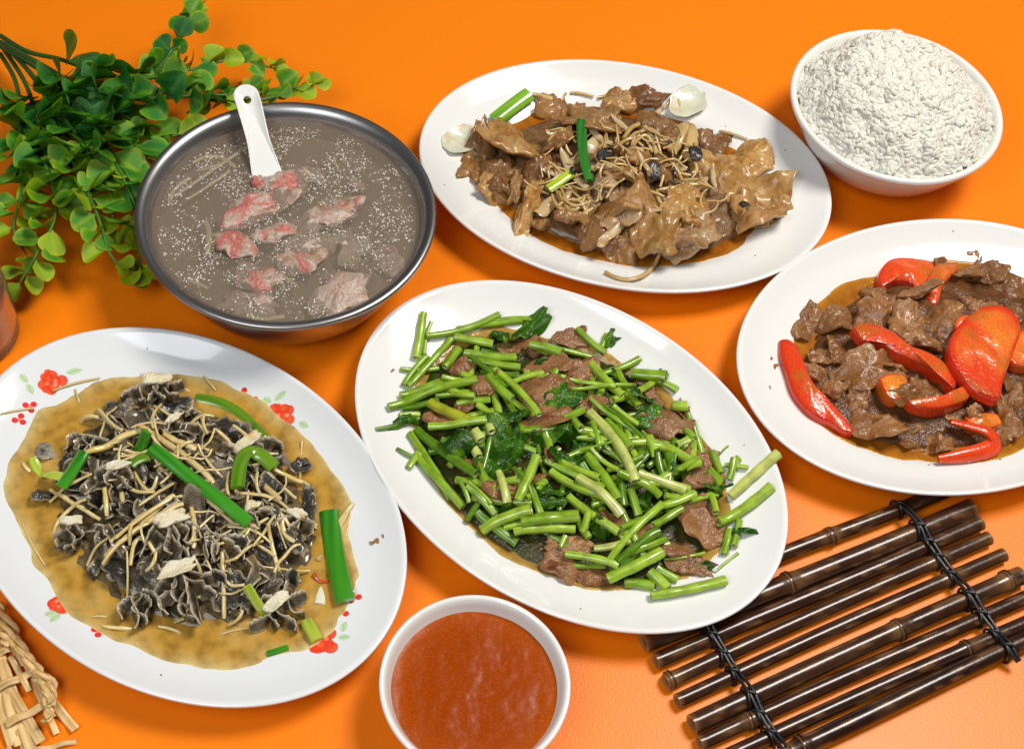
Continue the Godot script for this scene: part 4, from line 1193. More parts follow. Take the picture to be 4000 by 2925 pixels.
# ---------------------------------------------------------------- soup
func soup_bowl() -> void:
	var at := Vector3(-0.1813, 0, -0.0696)
	var b := thing("steel_bowl", at)
	tag(b, "round brushed steel bowl of clear beef soup", "bowl")
	var pr := [[0.0, 0.003], [0.050, 0.003], [0.056, 0.0], [0.060, 0.0], [0.0645, 0.002], [0.0745, 0.008], [0.0835, 0.018], [0.0905, 0.030], [0.0960, 0.045], [0.0998, 0.060], [0.1012, 0.067], [0.1003, 0.0676], [0.0985, 0.060], [0.0948, 0.045], [0.0893, 0.030], [0.0823, 0.019], [0.073, 0.0095], [0.06, 0.005], [0.0, 0.0045]]
	put("basin", turned(pr, 1, 1, 128, M.steel), b)
	var rim := [[0.1003, 0.0676], [0.1014, 0.0705], [0.1040, 0.0735], [0.1070, 0.0748], [0.1095, 0.0746], [0.1106, 0.0733], [0.1106, 0.0715], [0.1094, 0.0703], [0.1065, 0.0700], [0.1030, 0.0688], [0.1012, 0.0668], [0.1003, 0.0676]]
	put("rolled_rim", turned(rim, 1, 1, 128, M.steel_rim), b)
	# the broth: a thin murky surface over a darker depth
	var br := thing("broth", at)
	tag(br, "murky grey-brown beef broth filling the steel bowl", "soup")
	var s := Shape.new()
	for i in 24:
		for k in 96:
			var r := 0.0992 * i / 23.0
			var th := TAU * k / 96
			var y := 0.0618 + (0.0012 * pow(maxf(0.0, (r - 0.0955) / 0.0037), 2.0))
			s.add(Vector3(cos(th) * r, y + 0.00012 * fn.get_noise_2d(cos(th) * r * 9000.0, sin(th) * r * 9000.0), sin(th) * r), Color.WHITE)
	s.strip(0, 24, 96, true)
	put("soup_surface", s.commit(M.broth, false), br)
	var t := Shape.new()
	for i in 2:
		for k in 64:
			t.add(Vector3(cos(TAU * k / 64) * 0.0975 * i, 0.051, sin(TAU * k / 64) * 0.0975 * i), Color.WHITE)
	t.strip(0, 2, 64, true)
	put("soup_depth", t.commit(M.broth_deep, false), br)
	var soup_meat := [
		[-6,-34,12.4,14.3,38,1], [-28,-31,4.3,4.2,-10,1], [-31,-6,21.7,10.4,-39,1], [34,-18,17.5,10.5,-36,1], [-5,14,15.3,6.4,-26,1], [-34,29,15.0,11.3,21,1],
		[25,15,19.7,10.3,-26,0], [52,15,9.3,11.1,3,0], [16,38,13.6,9.2,9,1], [-11,56,14.0,9.8,6,1], [51,60,18.3,14.2,-52,0], [4,-50,12.8,9.3,3,2],
		[19,-5,16.1,11.4,-23,2], [79,22,10.7,10.1,16,2], [-12,79,17.9,8.9,3,2], [28,27,7.4,6.2,-29,0], [44,-47,5.5,4.0,28,2],
	]
	var soup_ginger := [
		[-82,-44,-67,-54,-49,-45,5.4], [-86,-11,-64,-42,-47,-66,4.8], [-78,-7,-67,-21,-53,-41,4.1], [-60,11,-54,23,-51,43,6.8], [-9,93,2,93,15,88,6.1], [-88,0,-90,-12,-81,-29,4.8],
		[6,52,13,56,19,60,4.8], [-58,68,-50,70,-43,73,4.8], [-77,-37,-69,-41,-60,-48,4.1], [17,-67,24,-64,28,-55,3.4],
	]
	for d in soup_meat:
		var c := Vector3(d[0] * 0.001, 0, d[1] * 0.001)
		var sunk: bool = d[5] == 2
		var pale := [Color(0.50, 0.36, 0.27), Color(0.60, 0.46, 0.37), Color(0.44, 0.26, 0.18)]
		var o := {"y": 0.0, "rows": 15, "sides": 36, "curl": rng.randf_range(-0.25, 0.05), "cup": rng.randf_range(-0.3, 0.0), "rough": 0.0026, "freq": 180.0, "wave": 0.0035, "ragged": 0.34, "patch": 0.3}
		if d[5] == 1:
			o.core = Color(0.60, 0.14, 0.11)
			o.ragged = 0.22
		var r: Array = lump(null, c.x, c.z, d[2] * 0.00122, d[3] * 0.0012, d[4], 0.0032 if sunk else 0.0040, pale, rng.randi() % 9000, o)
		var m := put("beef_slice", r[0].commit(M.rare), null, at + Vector3(c.x, 0.0575 if sunk else (0.0602 if d[5] == 0 else 0.0612), c.z))
		var where := ("by the spoon" if c.z < -0.02 and c.x < 0.02 else ("near the front rim" if c.z > 0.03 else ("on the pork plate side" if c.x > 0.02 else "mid bowl")))
		tag(m, "%s beef slice in soup %s" % [["pale cooked", "rare red-centred", "sunken greyish"][d[5]], where], "beef slice", "beef slices in the soup")
	for d in soup_ginger:
		var path := bezier(Vector3(d[0], 0, d[1]) * 0.001, Vector3(d[2], 0, d[3]) * 0.001, Vector3(d[4], 0, d[5]) * 0.001, 14)
		var mid := path[7]
		for i in 14:
			path[i] -= mid
		var s2 := Shape.new()
		sweep(s2, path, [Vector3.UP], filled(14, maxf(0.0009, d[6] * 0.0003)), filled(14, 0.0008), painted(14, Color(0.5, 0.42, 0.22), Color(0.6, 0.52, 0.3)), Color.WHITE, 8)
		var o := put("ginger_strip", s2.commit(M.strand), null, at + mid + Vector3(0, 0.0608, 0))
		tag(o, "thin ginger strip sunk in the soup %s" % ("by the left wall" if mid.x < -0.045 else ("near the front rim" if mid.z > 0.02 else "behind the spoon")), "ginger strip", "ginger strips in the soup")
	# droplets of fat: thousands of them
	var dome := Shape.new()
	for i in 6:
		for k in 10:
			var e := deg_to_rad(62.0) * i / 5.0
			dome.add(Vector3(sin(e) * cos(TAU * k / 10), cos(e) - cos(deg_to_rad(62.0)), sin(e) * sin(TAU * k / 10)), Color.WHITE)
	dome.strip(0, 6, 10, true)
	var mm := MultiMesh.new()
	mm.transform_format = MultiMesh.TRANSFORM_3D
	mm.mesh = dome.commit(M.oil, false)
	mm.instance_count = 5200
	for i in mm.instance_count:
		var r := 0.0
		var th := 0.0
		for attempt in 6:
			r = sqrt(rng.randf()) * 0.0955
			th = rng.randf() * TAU
			if fn.get_noise_2d(cos(th) * r * 2600.0, sin(th) * r * 2600.0) + 0.5 * fn.get_noise_2d(cos(th) * r * 7000.0, sin(th) * r * 7000.0) > rng.randf_range(-0.35, 0.3):
				break
		var k := 0.00026 + 0.00062 * pow(rng.randf(), 3.0)
		mm.set_instance_transform(i, Transform3D(Basis.from_scale(Vector3(k, k, k)), Vector3(cos(th) * r, 0.06185, sin(th) * r)))
	var dr := MultiMeshInstance3D.new()
	dr.multimesh = mm
	dr.name = numbered("fat_droplets")
	dr.position = at
	add_child(dr, true)
	tag(dr, "countless tiny shining fat droplets floating on the soup", "fat droplets", "", "stuff")
	spoon()


func spoon() -> void:
	var low := Vector3(-0.2059, 0.057, -0.1123)
	var rest := Vector3(-0.2276, 0.0800, -0.1586)
	var dir := (low - rest).normalized()
	var top := low - dir * 0.0765
	var across := dir.cross(Vector3.UP).normalized()
	var nrm := across.cross(dir).normalized()
	if nrm.y < 0:
		nrm = -nrm
	var o := thing("soup_spoon", top)
	# outline in (along, across)
	var edge := PackedVector2Array()
	var half := func(sv: float) -> float:
		if sv < 0.0095:
			return 0.0098 * sqrt(maxf(0.0, 1.0 - pow((0.0095 - sv) / 0.0095, 2.0)))
		return lerpf(0.0098, 0.0088, smoothstep(0.0095, 0.045, sv)) + 0.0032 * smoothstep(0.045, 0.085, sv) + 0.004 * smoothstep(0.085, 0.105, sv)
	for i in 40:
		var sv := 0.105 * pow(i / 39.0, 1.5)
		edge.append(Vector2(sv, half.call(sv)))
	for i in 40:
		var sv := 0.105 * pow((39 - i) / 39.0, 1.5)
		edge.append(Vector2(sv, -half.call(sv)))
	var hole := Vector2(0.0125, 0.0)
	var place := func(q: Vector2, under: float) -> Vector3:
		var hw: float = maxf(0.003, half.call(q.x))
		var lift := 0.0062 * pow(absf(q.y) / hw, 2.2) * smoothstep(0.0, 0.02, q.x) + 0.10 * pow(maxf(0.0, 0.02 - q.x), 1.5) * 2.0
		lift += 0.0016 * smoothstep(0.012, 0.0, q.x)
		lift -= 0.35 * pow(maxf(0.0, q.x - 0.075), 2.0) * 8.0
		return dir * q.x + across * q.y + nrm * (lift - under)
	var s := Shape.new()
	var n := edge.size()
	var rows := 14
	for side in 2:
		for i in rows:
			var f := pow(i / (rows - 1.0), 1.4)
			for k in n:
				var a := edge[k] - hole
				var inner := hole + a.normalized() * 0.0031
				var q := inner.lerp(edge[k], f)
				var under := 0.0 if side == 0 else 0.0030
				if i == rows - 1:
					under = 0.0008 if side == 0 else 0.0023
				s.add(place.call(q, under), Color.WHITE)
	for side in 2:
		for i in rows - 1:
			for k in n:
				var a := side * rows * n + i * n + k
				var b := side * rows * n + i * n + (k + 1) % n
				if side == 0:
					s.tri(a, a + n, b)
					s.tri(a + n, b + n, b)
				else:
					s.tri(a, b, a + n)
					s.tri(a + n, b, b + n)
	for k in n:
		var k2 := (k + 1) % n
		var u := (rows - 1) * n
		var d := rows * n + (rows - 1) * n
		s.tri(u + k, d + k, u + k2)
		s.tri(d + k, d + k2, u + k2)
		var e := rows * n
		s.tri(k, k2, e + k)
		s.tri(k2, e + k2, e + k)
	put("handle", s.commit(M.china_bowl), o)
	tag(o, "white china soup spoon with a holed handle leaning in the steel bowl", "spoon")


# ---------------------------------------------------------------- rice and sauce
func rice_bowl() -> void:
	var at := Vector3(0.2876, 0, -0.2830)
	var pr := [[0.0, 0.003], [0.040, 0.003], [0.043, 0.0], [0.047, 0.0], [0.049, 0.004], [0.058, 0.010], [0.070, 0.022], [0.0795, 0.038], [0.0850, 0.050], [0.0872, 0.0545], [0.0890, 0.0568], [0.0894, 0.0590], [0.0882, 0.0606], [0.0862, 0.0610], [0.0842, 0.0598], [0.0826, 0.0570], [0.080, 0.050], [0.074, 0.038], [0.065, 0.025], [0.05, 0.013], [0.03, 0.008], [0.0, 0.007]]
	var b := put("rice_bowl", turned(pr, 1, 1, 128, M.china_bowl), null, at)
	tag(b, "round white china bowl heaped with rice", "bowl")
	fn.seed = 91
	var top := func(x: float, z: float) -> float:
		var r := Vector2(x, z).length()
		var y := 0.054 + 0.040 * (1.0 - pow(r / 0.0815, 2.6))
		y += 0.009 * exp(-(pow((x + 0.016) / 0.024, 2.0) + pow((z + 0.044) / 0.02, 2.0)))
		y += 0.006 * fn.get_noise_2d(x * 2600.0, z * 2600.0) + 0.0034 * fn.get_noise_2d(x * 7000.0, z * 7000.0)
		return y
	var s := Shape.new()
	for i in 26:
		for k in 72:
			var r := 0.0812 * i / 25.0
			var x := cos(TAU * k / 72) * r
			var z := sin(TAU * k / 72) * r
			s.add(Vector3(x, top.call(x, z) - 0.0008 - (0.006 if i == 25 else 0.0), z), Color.WHITE)
	s.strip(0, 26, 72, true)
	var h := thing("cooked_rice", at)
	tag(h, "mound of plain white rice heaped above the bowl's rim", "rice", "", "stuff")
	put("rice_heap", s.commit(M.rice, false), h).set_meta("kind", "stuff")
	var g := Shape.new()
	for i in 8:
		for k in 8:
			var e := PI * i / 7.0
			g.add(Vector3(sin(e) * cos(TAU * k / 8) * 0.00155, sin(e) * sin(TAU * k / 8) * 0.00135, cos(e) * 0.0031), Color.WHITE)
	g.strip(0, 8, 8, true)
	var mm := MultiMesh.new()
	mm.transform_format = MultiMesh.TRANSFORM_3D
	mm.mesh = g.commit(M.rice)
	mm.instance_count = 5200
	for i in mm.instance_count:
		var r := sqrt(rng.randf()) * 0.0812
		var th := rng.randf() * TAU
		var x := cos(th) * r
		var z := sin(th) * r
		var y: float = top.call(x, z)
		var nx: float = (top.call(x - 0.003, z) - top.call(x + 0.003, z)) / 0.006
		var nz: float = (top.call(x, z - 0.003) - top.call(x, z + 0.003)) / 0.006
		var up := Vector3(nx, 1, nz).normalized()
		var d := Vector3(rng.randfn(), rng.randfn() * 0.5, rng.randfn())
		d = (d - up * d.dot(up) * 0.85).normalized()
		var bx := Basis.looking_at(d, up if absf(d.dot(up)) < 0.95 else Vector3.RIGHT)
		mm.set_instance_transform(i, Transform3D(bx.scaled_local(Vector3.ONE * rng.randf_range(0.95, 1.3)), Vector3(x, y + rng.randf_range(-0.0008, 0.0008), z)))
	var mi := MultiMeshInstance3D.new()
	mi.multimesh = mm
	mi.name = "rice_grains"
	mi.set_meta("kind", "stuff")
	h.add_child(mi, true)


func sauce_dish() -> void:
	var at := Vector3(0.0026, 0, 0.2653)
	var pr := [[0.0, 0.003], [0.030, 0.003], [0.032, 0.0], [0.036, 0.0], [0.038, 0.003], [0.046, 0.010], [0.0535, 0.022], [0.0580, 0.033], [0.0597, 0.0372], [0.0603, 0.0388], [0.0601, 0.0402], [0.0590, 0.0410], [0.0576, 0.0407], [0.0564, 0.0395], [0.0545, 0.036], [0.0505, 0.024], [0.043, 0.0125], [0.034, 0.007], [0.0, 0.006]]
	var b := put("sauce_dish", turned(pr, 1, 1, 112, M.china_bowl), null, at)
	tag(b, "small round white dish of red-brown sauce", "dish")
	var s := Shape.new()
	fn.seed = 12
	for i in 40:
		for k in 110:
			var r := 0.0526 * i / 39.0
			var x := cos(TAU * k / 110) * r
			var z := sin(TAU * k / 110) * r
			var y := 0.0298 + 0.00055 * fn.get_noise_2d(x * 3000.0, z * 2200.0) + 0.00028 * fn.get_noise_2d(x * 9000.0, z * 9000.0) + 0.0006 * pow(i / 39.0, 14.0)
			s.add(Vector3(x, y, z), Color(0.50, 0.080, 0.003).lerp(Color(0.64, 0.13, 0.006), pow(i / 39.0, 6.0) * 0.7))
	s.strip(0, 40, 110, true)
	var o := put("chilli_sauce", s.commit(M.sauce, false), null, at)
	tag(o, "thick reddish-brown sauce with pale seeds in the small dish", "sauce")


# Crumbs and splashes left on the rims of the plates: [x, z, height, width in mm] in the world.
func flecks() -> void:
	var fleck_spots := [
		[152.5,-273.1,17.7,1.3,0], [202.9,-248.8,22.9,1.6,0], [186.9,-241.1,17.4,2.9,0], [197.7,-214.0,16.6,1.3,0], [206.7,-201.3,18.4,1.8,0], [-73.8,-158.9,23.7,1.6,0],
		[-35.4,-113.7,25.2,1.3,0], [179.3,-133.1,18.4,1.2,0], [196.1,-27.0,18.1,4.4,1], [193.1,-32.8,19.0,2.6,1], [339.3,-181.7,24.8,1.8,1], [310.0,41.6,15.4,1.6,1],
		[363.3,28.9,16.0,1.6,1], [191.6,-5.2,20.5,2.1,1], [355.0,26.1,13.2,3.9,1], [-87.3,24.9,20.4,3.4,2], [-103.6,3.7,28.2,1.6,2], [172.9,50.4,22.7,1.3,2],
		[65.7,196.7,22.4,1.3,2], [179.7,117.9,20.5,1.6,2], [-78.9,167.8,20.2,3.4,3], [-75.8,166.0,21.3,3.9,3], [-265.2,35.8,22.7,1.3,3], [-72.1,162.4,22.8,2.6,3],
		[-194.6,280.5,21.5,1.3,3],
	]
	for d in fleck_spots:
		var r: Array = lump(null, 0, 0, d[3] * 0.0006, d[3] * 0.0004, d[0] * 7, 0.0003, [Color(0.30, 0.14, 0.03), Color(0.42, 0.22, 0.05), Color(0.22, 0.06, 0.02)], int(d[0]) + 500, {"y": 0.0, "rows": 7, "sides": 12, "rough": 0.0002, "wave": 0.0001, "ragged": 0.5})
		var o := put("food_fleck", r[0].commit(M.bean), null, Vector3(d[0], d[2], d[1]) * 0.001)
		tag(o, "tiny brown food fleck on the rim of the " + ["pork", "tomato", "celery", "flowered"][d[4]] + " plate", "food fleck", "food flecks on the plate rims")


# ---------------------------------------------------------------- bamboo mat, woven mat, jar
func bamboo_mat() -> void:
	var rods := [
		[196,132,324,56,5.8,[0.33]], [111,208,342,69,7.4,[0.42]], [120,220,348,79,5.8,[]], [127,233,353,90,5.4,[0.012,0.83]], [135,245,363,102,5.3,[0.83]], [145,260,373,118,6.8,[0.61,0.955]],
		[151,272,394,123,5.5,[0.13]], [157,285,392,143,5.3,[0.74]], [209,270,404,149,6.6,[0.04]],
	]
	var cords := [
		[288,74,364,187], [153,191,207,275],
	]
	var m := thing("bamboo_mat", Vector3(0.24, 0, 0.17))
	var org := m.position
	tag(m, "dark brown bamboo rod mat tied with black cord", "mat")
	fn.seed = 4
	for d in rods:
		var a := Vector3(d[0] * 0.001, d[4] * 0.001, d[1] * 0.001) - org
		var b := Vector3(d[2] * 0.001, d[4] * 0.001, d[3] * 0.001) - org
		var n := 70
		var r: float = d[4] * 0.001
		var path := PackedVector3Array()
		var hw := PackedFloat32Array()
		var cols := PackedColorArray()
		var side := (b - a).cross(Vector3.UP).normalized()
		var base := Color(0.024, 0.008, 0.005).lerp(Color(0.055, 0.019, 0.008), rng.randf())
		for i in n:
			var t := float(i) / (n - 1)
			path.append(a.lerp(b, t) + side * 0.0006 * sin(t * 5.0 + r * 4000.0))
			var k := 1.0 + 0.03 * sin(t * 7.0 + r * 900.0)
			var tan_ := 0.0
			for q in d[5]:
				var e := absf(t - q) * a.distance_to(b)
				k += 0.16 * exp(-pow(e / 0.004, 2.0))
				tan_ = maxf(tan_, exp(-pow(e / 0.008, 2.0)) * (0.35 + 0.9 * fn.get_noise_2d(t * 900.0, r * 90000.0)))
			tan_ = maxf(tan_, 0.6 * smoothstep(0.985, 1.0, maxf(t, 1.0 - t)))
			hw.append(r * k)
			cols.append(base.lerp(Color(0.30, 0.15, 0.05), clampf(tan_ + 0.2 * maxf(0.0, fn.get_noise_2d(t * 500.0, r * 50000.0)), 0.0, 0.85)))
		var s := Shape.new()
		sweep(s, path, [Vector3.UP], hw, hw, cols, base, 16, 2, Color(0.34, 0.19, 0.08), 0.0)
		for i in s.v.size():
			var e := fn.get_noise_2d(s.v[i].dot((b - a).normalized()) * 2500.0, (i % 16) * 60.0 + r * 70000.0)
			if i < n * 16:
				s.c[i] = s.c[i].lerp(Color(0.24, 0.115, 0.04), 0.75 * smoothstep(0.28, 0.5, e))
		var rod := put("bamboo_rod", s.commit(M.bamboo), m)
		for q in d[5]:
			for off in [-0.0012, 0.0012]:
				var ring := Shape.new()
				ring_round(ring, a.lerp(b, q) + (b - a).normalized() * off, (b - a).normalized(), r * 1.13, 0.0007, Color(0.20, 0.09, 0.035) if off < 0 else Color(0.07, 0.03, 0.015))
				put("node_ring", ring.commit(M.bamboo), rod)
	var side := 0
	for c in cords:
		var a := Vector3(c[0] * 0.001, 0, c[1] * 0.001) - org
		var b := Vector3(c[2] * 0.001, 0, c[3] * 0.001) - org
		var hits := []
		for d in rods:
			var p1 := Vector2(d[0], d[1]) * 0.001 - Vector2(org.x, org.z)
			var p2 := Vector2(d[2], d[3]) * 0.001 - Vector2(org.x, org.z)
			var q = Geometry2D.line_intersects_line(Vector2(a.x, a.z), Vector2(b.x - a.x, b.z - a.z), p1, p2 - p1)
			if q != null:
				hits.append([q, d[4] * 0.001, (p2 - p1).normalized()])
		var dir := (b - a).normalized()
		var across := dir.cross(Vector3.UP)
		for strand in 2:
			var pts := [Vector3(a.x, 0.010, a.z) + across * (0.0016 if strand == 0 else -0.0016)]
			var k := 0
			for h in hits:
				var w := 0.0010 + 0.0012 * rng.randf()
				pts.append(Vector3(h[0].x, h[1] * 2.0 + 0.0010 + 0.0004 * strand, h[0].y) + across * (w if strand == 0 else -w))
				k += 1
			pts.append(Vector3(b.x, 0.011, b.z) + across * (0.001 if strand == 0 else -0.001))
			var path := spline(pts, 8)
			var n := path.size()
			var s := Shape.new()
			sweep(s, path, [Vector3.UP], filled(n, 0.00125), filled(n, 0.00125), painted(n, Color.BLACK, Color.BLACK), Color.BLACK, 8)
			put("cord", s.commit(M.cord), m)
		for h in hits:
			var ring := Shape.new()
			var axis := Vector3(h[2].x, 0, h[2].y)
			var tilt := (axis + dir * rng.randf_range(-0.25, 0.25)).normalized()
			ring_round(ring, Vector3(h[0].x, h[1] + 0.0006, h[0].y) - axis * 0.0030, tilt, h[1] + 0.0012, 0.0010, Color.BLACK)
			put("cord_wrap", ring.commit(M.cord), m)
			var cross := Shape.new()
			var y: float = h[1] * 2.0 + 0.0026
			var q := bezier(Vector3(h[0].x, y - 0.0022, h[0].y) - axis * 0.0040 - dir * 0.004, Vector3(h[0].x, y, h[0].y), Vector3(h[0].x, y - 0.004, h[0].y) + axis * 0.0042 + dir * 0.0055, 9)
			sweep(cross, q, [Vector3.UP], filled(9, 0.00095), filled(9, 0.00095), painted(9, Color.BLACK, Color.BLACK), Color.BLACK, 8)
			put("cord_cross", cross.commit(M.cord), m)
		side += 1


func ring_round(s: Shape, at: Vector3, axis: Vector3, r: float, thick: float, col: Color) -> void:
	var u := axis.cross(Vector3.UP).normalized()
	var w := u.cross(axis).normalized()
	var path := PackedVector3Array()
	var ups := []
	for i in 24:
		var th := TAU * i / 24
		path.append(at + u * cos(th) * r + w * sin(th) * r)
		ups.append(axis)
	sweep(s, path, ups, filled(24, thick), filled(24, thick), painted(24, col, col), col, 7, 0, col, 0.0, true)


func woven_mat() -> void:
	var strips := [
		[-317,253,-263,336,7.4,5], [-307,268,-273,331,6.7,5], [-309,250,-287,280,4.3,5], [-295,276,-277,296,4.0,7], [-292,294,-260,328,6.6,6], [-309,281,-277,331,7.3,4],
		[-296,266,-257,309,3.7,4], [-278,288,-253,320,4.2,3], [-267,296,-242,316,6.0,3], [-277,319,-266,336,6.5,3], [-305,276,-292,267,5.4,8], [-297,298,-276,283,5.4,8],
		[-284,320,-262,303,5.3,8], [-264,333,-240,323,3.5,3], [-313,260,-304,253,4.9,7], [-285,342,-276,335,5.2,7],
	]
	var braids := [
		[-314,243,-305,252,-296,261,-289,271,-279,280,-271,287,-263,292,-259,306], [-309,251,-300,261,-290,271,-282,278,-275,287,-269,292], [-307,260,-302,265,-298,268], [-268,288,-265,297,-260,307,-259,316],
	]
	var m := thing("woven_mat", Vector3(-0.29, 0, 0.30))
	var org := m.position
	tag(m, "frayed corner of a woven split-bamboo mat", "mat")
	for d in strips:
		var y: float = d[5] * 0.001
		var a := Vector3(d[0] * 0.001, y, d[1] * 0.001) - org
		var b := Vector3(d[2] * 0.001, y - 0.001, d[3] * 0.001) - org
		var n := 14
		var path := PackedVector3Array()
		for i in n:
			var t := float(i) / (n - 1)
			path.append(a.lerp(b, t) + Vector3(0, 0.0011 * sin(t * 11.0 + d[0]), 0))
		var s := Shape.new()
		var k := rng.randf_range(0.85, 1.1)
		var w: float = d[4] * 0.0005
		sweep(s, path, [Vector3(0.1, 1, 0.05).normalized()], filled(n, w), filled(n, 0.0006), painted(n, Color(0.60, 0.37, 0.13) * k, Color(0.72, 0.49, 0.21) * k), Color.WHITE, 14, 1, Color(0.66, 0.5, 0.27))
		grain(s, 14, int(d[0]))
		put("bamboo_strip", s.commit(M.straw), m)
	for d in braids:
		var pts := []
		for i in range(0, d.size(), 2):
			pts.append(Vector3(d[i] * 0.001, 0.0095 + 0.0015 * (i % 4), d[i + 1] * 0.001) - org)
		for q in 3:
			var path := spline(pts, 5)
			var n := path.size()
			for i in n:
				path[i] += Vector3(0.0018 * sin(i * 0.9 + q * 2.1), 0.0012 * cos(i * 0.9 + q * 2.1), 0.0014 * (q - 1))
			var s := Shape.new()
			sweep(s, path, [Vector3.UP], filled(n, 0.0019), filled(n, 0.0006), painted(n, Color(0.54, 0.33, 0.11), Color(0.66, 0.44, 0.18)), Color.WHITE, 8)
			grain(s, 8, q + int(d[0]))
			put("edge_splint", s.commit(M.straw), m)


func grain(s: Shape, sides: int, seed_: int) -> void:
	fn.seed = seed_
	for i in s.c.size():
		s.c[i] = s.c[i] * (1.0 + 0.55 * fn.get_noise_2d((i % sides) * 90.0, float(i / sides) * 4.0))


func jar() -> void:
	var at := Vector3(-0.4015, 0, 0.030)
	var o := thing("glass_jar", at)
	tag(o, "clear glass jar of reddish-brown oil at the table's left edge", "jar")
	var pr := [[0.0, 0.0], [0.030, 0.0], [0.0345, 0.002], [0.036, 0.006], [0.036, 0.055], [0.034, 0.062], [0.029, 0.068], [0.029, 0.078], [0.027, 0.078], [0.027, 0.067], [0.0315, 0.060], [0.0335, 0.054], [0.0335, 0.009], [0.030, 0.006], [0.0, 0.006]]
	put("glass_wall", turned(rounded(pr, 0.3), 1, 1, 80, M.glass), o)
	var fill := [[0.0, 0.0068], [0.029, 0.0068], [0.0327, 0.0098], [0.0327, 0.050], [0.0, 0.050]]
	put("contents", turned(rounded(fill, 0.15), 1, 1, 64, M.chilli_oil), o)
	var lid := [[0.0, 0.0725], [0.031, 0.0725], [0.0318, 0.0735], [0.0318, 0.0865], [0.0300, 0.088], [0.0, 0.088]]
	put("lid", turned(rounded(lid, 0.15), 1, 1, 64, surface(0.4, {"vertex": false, "color": lin(0.3, 0.11, 0.03)})), o)


# ---------------------------------------------------------------- artificial foliage
func leaf_mesh(tone: int, cup: float, seed_: int) -> ArrayMesh:
	var dark: Array = [[Color(0.008, 0.115, 0.014), Color(0.06, 0.25, 0.012)], [Color(0.014, 0.18, 0.012), Color(0.20, 0.40, 0.010)], [Color(0.07, 0.26, 0.008), Color(0.34, 0.48, 0.010)], [Color(0.26, 0.44, 0.008), Color(0.50, 0.55, 0.010)]][tone]
	var s := Shape.new()
	fn.seed = seed_
	var nu := 12
	var nw := 9
	for side in 2:
		for i in nu:
			var t := float(i) / (nu - 1)
			var w := 0.47 * sqrt(maxf(0.0, 1.0 - pow((t - 0.54) / 0.465, 2.0))) * smoothstep(-0.12, 0.42, t) + 0.012
			for k in nw:
				var q := -1.0 + 2.0 * k / (nw - 1)
				var y := cup * (q * q * w * w * 2.0) - cup * 0.35 * t * t + 0.02 * fn.get_noise_2d(t * 300.0, q * 200.0 * w) - 0.012 * exp(-q * q * 40.0) * (1.0 - t)
				var rim := maxf(smoothstep(0.62, 1.0, absf(q)), smoothstep(0.80, 1.0, t))
				var col: Color = dark[0].lerp(dark[1], clampf(rim * 0.85 + 0.35 * fn.get_noise_2d(t * 150.0 + 40.0, q * 150.0), 0.0, 1.0))
				col = col.lerp(dark[1], 0.5 * exp(-q * q * 90.0))
				s.add(Vector3(q * w, y - (0.03 if side == 1 else 0.0) * (1.0 if i > 0 and i < nu - 1 and k > 0 and k < nw - 1 else 0.3), t), col if side == 0 else col.lerp(dark[1], 0.3))
	var m := nu * nw
	for i in nu - 1:
		for k in nw - 1:
			var a := i * nw + k
			s.tri(a, a + nw, a + 1)
			s.tri(a + nw, a + nw + 1, a + 1)
			s.tri(m + a, m + a + 1, m + a + nw)
			s.tri(m + a + nw, m + a + 1, m + a + nw + 1)
	return s.commit(M.plastic_leaf)


